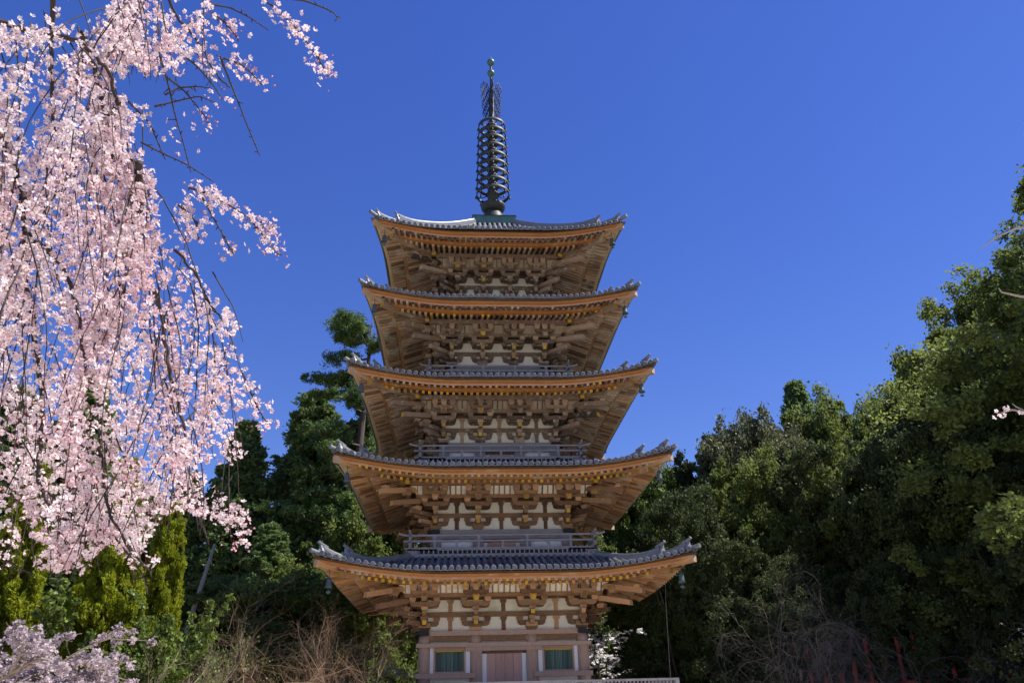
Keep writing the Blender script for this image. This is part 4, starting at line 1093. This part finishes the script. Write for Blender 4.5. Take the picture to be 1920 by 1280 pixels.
def weeping_cherry():
    g = np.random.default_rng(303); random.seed(9)
    trunk_xy = CAM[:2] + np.array([-6.2, 2.4])
    o = empty("weeping_cherry", (trunk_xy[0], trunk_xy[1], 0), "pink weeping cherry in full bloom, its blossom curtain hanging down the left side", "tree")
    off = np.array([trunk_xy[0], trunk_xy[1], 0])
    br = MB(); FP, FD, FS, FT, FK = [], [], [], [], []
    tpl = [flower_template(g, 0), flower_template(g, 1), flower_template(g, 2), bud_template()]
    def cluster(p, n, tint, budp, jit, chk=True, sz=.029):
        for _ in range(n):
            q = p + g.normal(size=3) * np.array([.030, .030, .026])
            px, py = project(q)
            if chk and not in_mass(px, py, jit): continue
            d = unit(q - p + np.array([0, 0, -.0125]) + g.normal(size=3) * .018) + np.array([0, -.25, -.1])
            kk = 3 if g.random() < budp else int(g.choice([0, 1, 2], p=[.4, .4, .2]))
            FP.append(q - off); FD.append(d); FS.append(sz * (.8 + .35 * g.random())); FT.append(np.clip(tint + g.normal() * .2, 0, 1)); FK.append(kk)
    # limbs traced through the curtain (photo pixels, distance)
    limbs = [
      ([(-60, 20), (0, 38), (60, 60), (140, 70), (200, 130), (222, 195)], 3.9, .014),
      ([(222, 195), (200, 240), (205, 282), (235, 296), (258, 305), (272, 345), (282, 372)], 3.9, .013),
      ([(205, 282), (225, 335), (234, 380), (238, 440), (236, 520)], 3.9, .010),
      ([(150, 60), (178, 130), (195, 205), (205, 282)], 3.95, .014),
      ([(-40, 180), (0, 235), (22, 300), (42, 370), (46, 440), (46, 520), (62, 570)], 3.7, .015),
      ([(258, 305), (262, 380), (262, 480), (268, 520), (290, 545), (303, 590), (312, 660), (330, 745), (345, 800)], 3.7, .015),
      ([(46, 440), (95, 470), (130, 520), (150, 600), (160, 700)], 3.7, .012),
      ([(330, 470), (370, 520), (400, 582), (418, 600)], 4.0, .007),
      ([(100, -30), (98, 60), (96, 140), (100, 240), (118, 330), (126, 420)], 4.6, .013),
      ([(300, -30), (330, 30), (380, 90), (412, 150), (432, 165)], 4.5, .008),
      ([(182, 700), (185, 780), (190, 860), (200, 950), (232, 1010), (255, 1060)], 3.8, .009),
      ([(60, 570), (75, 680), (80, 800), (70, 900), (95, 960), (150, 985)], 3.9, .012),
      ([(345, 800), (355, 880), (372, 960)], 4.0, .006),
    ]
    starts = []
    for pl, d, r0 in limbs:
        P = np.array([at(x, y, d + .12 * math.sin(i * 1.3)) for i, (x, y) in enumerate(pl)])
        # densify
        t = np.linspace(0, len(P) - 1, len(P) * 5); Q = np.stack([np.interp(t, np.arange(len(P)), P[:, i]) for i in range(3)], 1)
        for _ in range(2): Q[1:-1] = (Q[:-2] + Q[1:-1] * 2 + Q[2:]) / 4
        Q += g.normal(size=Q.shape) * .004
        br.tube(Q - off, np.linspace(r0, r0 * .45, len(Q)), 6)
        for q in Q[::2]: starts.append(q)
    # trunk and main boughs, outside the picture on the left
    top = at(-60, 20, 4.3)
    br.tube(np.array([off + (0, 0, -.1), off + (.1, 0, 1.2), off + (.0, .2, 2.6), off + (.3, .3, 3.8)]) - off, [.24, .2, .17, .12], 10)
    for e in (top, at(-40, 180, 4.0), at(100, -30, 4.6), at(300, -30, 4.5)):
        b0 = off + np.array([.3, .3, 3.7]); mid = (b0 + e) / 2 + np.array([0, 0, .7])
        br.tube(np.array([b0, (b0 + mid) / 2 + (0, 0, .15), mid, (mid + e) / 2 + (0, 0, .12), e]) - off, [.10, .075, .055, .035, .02], 7)
    # hanging strands
    def strand(p, L, drift, wd):
        n = max(5, int(L / .07)); pts = [p]; d = unit(np.array([drift + g.normal() * .25, g.normal() * .2, -.5]))
        for i in range(n):
            d = unit(d + np.array([drift * .12, 0, -.16]) + g.normal(size=3) * .07); pts.append(pts[-1] + d * L / n)
        return np.array(pts)
    ns = 0
    while ns < 275:
        if ns > 245: p = at(g.uniform(180, 320), g.uniform(-40, 60), g.uniform(4.0, 5.0))
        elif g.random() < .45: p = starts[g.integers(len(starts))] + g.normal(size=3) * .05
        else:
            px, py = g.uniform(-60, 470), g.uniform(-60, 960)
            if not in_mass(px, max(py, 0)): continue
            p = at(px, py, g.uniform(4.0, 5.6))
        ns += 1
        L = g.uniform(.45, 1.25); S = strand(p, L, g.uniform(.02, .22), .004)
        pr_ = [project(q) for q in S]
        ok = np.array([in_mass(a, b, 12) for a, b in pr_])
        if ok.sum() < 3: continue
        bad = np.where(~ok)[0]; first = int(np.where(ok)[0][0]); bad = bad[bad > first + 1]
        last = int(bad[0]) if len(bad) else len(S) - 1; S = S[first:last + 1]
        if len(S) < 3: continue
        br.tube(S - off, np.linspace(.0036, .0013, len(S)), 4)
        st_ = g.normal(); nf_ = int(g.integers(3)); tint = .1 + .9 * g.random(); dens = g.uniform(.45, 1.0); jit = g.normal() * 7
        for a, b in zip(S[:-1], S[1:]):
            st_ = .82 * st_ + .57 * g.normal()
            for f in (.15, .55, .9):
                if st_ > -.15 and g.random() < dens:
                    nf_ += 1; q_ = a + (b - a) * f
                    if nf_ % 3 == 0: cluster(q_ + g.normal(size=3) * .012, int(g.integers(9, 16)), np.clip(tint + g.normal() * .15, 0, 1), .05, jit)
                    elif g.random() < .6: cluster(q_, int(g.integers(1, 4)), tint, .12, jit)
        cluster(S[-1], 4, tint * .5, .6, jit)
    # sprays that leave the curtain: pixels, distance, clusters from..to (fraction), buds
    sprays = [
      ([(478, -12), (520, 18), (548, 45), (580, 85), (604, 122), (617, 146)], 4.2, .10, 1.0, 1.6),
      ([(520, -5), (572, 2), (604, 14), (626, 24), (634, 36)], 4.3, 9, 9, 1),
      ([(392, 8), (430, 14), (470, 34), (503, 57)], 4.4, 9, 9, 1),
      ([(398, 25), (420, 40), (434, 58), (448, 72)], 4.4, .3, 1, 1.3),
      ([(412, 105), (430, 150), (448, 195), (466, 242), (487, 292)], 4.3, 9, 9, 1),
      ([(420, 110), (450, 120), (472, 138), (492, 160)], 4.3, .05, 1, 1.0),
      ([(298, 100), (316, 160), (328, 215), (342, 262), (358, 324)], 4.4, .55, .92, .7),
      ([(312, 145), (340, 165), (362, 190), (380, 212), (398, 240)], 4.4, .72, 1, 1.2),
      ([(310, 178), (335, 165), (370, 162), (396, 166)], 4.5, 9, 9, 1),
      ([(290, 200), (330, 190), (375, 180), (408, 196)], 4.5, 9, 9, 1),
      ([(340, 100), (370, 125), (400, 160), (417, 187)], 4.4, .75, 1, .7),
      ([(265, 267), (305, 288), (350, 308), (400, 341)], 4.4, 9, 9, 1),
      ([(355, 352), (395, 366), (430, 385), (462, 406), (488, 420), (512, 430)], 4.1, .05, 1, 1.8),
      ([(470, 412), (492, 440), (508, 458), (520, 478)], 4.1, .3, 1, 1.1),
      ([(378, 368), (398, 405), (418, 440), (436, 474)], 4.1, .05, .35, 1.2), ([(418, 440), (428, 458), (438, 476)], 4.1, .5, 1, 1.2),
      ([(335, 385), (352, 400), (366, 415), (372, 450)], 4.1, .2, 1, 1.5),
      ([(240, 190), (280, 230), (310, 300)], 4.3, .2, .8, 1.0),
      ([(455, 700), (472, 740), (486, 770), (505, 800)], 3.9, .1, 1.0, 1.3),
      ([(440, 960), (446, 990), (450, 1022)], 3.9, .0, 1.0, 1.5),
      ([(370, 960), (382, 990), (392, 1020)], 3.9, 9, 9, 1),
      ([(10, 1050), (40, 1066), (62, 1074)], 3.9, 9, 9, 1), ([(232, 1010), (262, 1050), (284, 1072)], 3.8, .3, .7, 1),
      ([(90, 1020), (120, 1045), (140, 1058)], 3.8, .2, 1, 2), ([(95, 1000), (150, 1005), (200, 1000), (225, 985)], 3.8, .3, 1, 2), ([(210, 1000), (258, 1062), (272, 1086), (276, 1112)], 3.8, 9, 9, 1), 
    ]
    for pl, d, f0, f1, dn in sprays:
        P = np.array([at(x, y, d + .05 * math.sin(i * 1.7)) for i, (x, y) in enumerate(pl)])
        t = np.linspace(0, len(P) - 1, len(P) * 6); Q = np.stack([np.interp(t, np.arange(len(P)), P[:, i]) for i in range(3)], 1)
        for _ in range(2): Q[1:-1] = (Q[:-2] + Q[1:-1] * 2 + Q[2:]) / 4
        br.tube(Q - off, np.linspace(.0052, .0022, len(Q)), 5)
        for i, q in enumerate(Q):       # knobby spur buds along the twig
            if i % 2 == 0: br.tube([q - off, q - off + g.normal(size=3) * .012], [.004, .002], 4)
        for i, q in enumerate(Q):
            f = i / (len(Q) - 1)
            if f0 <= f <= f1 and g.random() < .8: cluster(q, int(g.integers(2, 5) * dn), .3 + .5 * g.random(), .10 + .45 * f * f, 0, chk=False)
    br.build("branches", [M_TWIG], o, True)
    build_flowers("blossoms", FP, FD, FS, FT, FK, tpl, o)
    # a second cherry outside the picture on the right, whose twig tips reach in
    bx = CAM[:2] + np.array([9.5, 6.0])
    o2 = empty("cherry_tree", (bx[0], bx[1], 0), "almost bare cherry twigs with one pale blossom tip reaching in at the right edge", "tree")
    off2 = np.array([bx[0], bx[1], 0]); b2 = MB(); FP.clear(); FD.clear(); FS.clear(); FT.clear(); FK.clear(); off[:] = off2
    b2.tube([(0, 0, -.1), (.1, 0, 2), (0, .1, 4), (-.3, 0, 6.5), (-.2, 0, 8)], [.2, .17, .14, .10, .05], 9)
    for pl, d in (([(2050, 430), (1960, 422), (1905, 428), (1868, 444), (1838, 466)], 8.2), ([(2040, 600), (1960, 560), (1915, 556), (1878, 548), (1872, 540)], 8.2), ([(2060, 790), (1985, 775), (1925, 771), (1898, 768), (1876, 774)], 7.6), ([(1925, 771), (1905, 762), (1898, 756)], 7.6)):
        P = np.array([at(x, y, d) for x, y in pl]) - off2
        if len(pl) > 4: P = np.concatenate([[(-.25, 0, P[0][2] * .85)], P])
        b2.tube(P, np.linspace(.02 if len(pl) > 4 else .006, .004, len(P)), 5)
    b2.build("branches", [M_PTRUNK], o2, True)
    for px, py in ((1878, 774), (1884, 772), (1874, 778), (1921, 776), (1926, 770)): cluster(at(px, py, 7.6), 4, .9, 0, 0, chk=False, sz=.036)
    build_flowers("blossoms", FP, FD, FS, FT, FK, tpl, o2)
weeping_cherry()
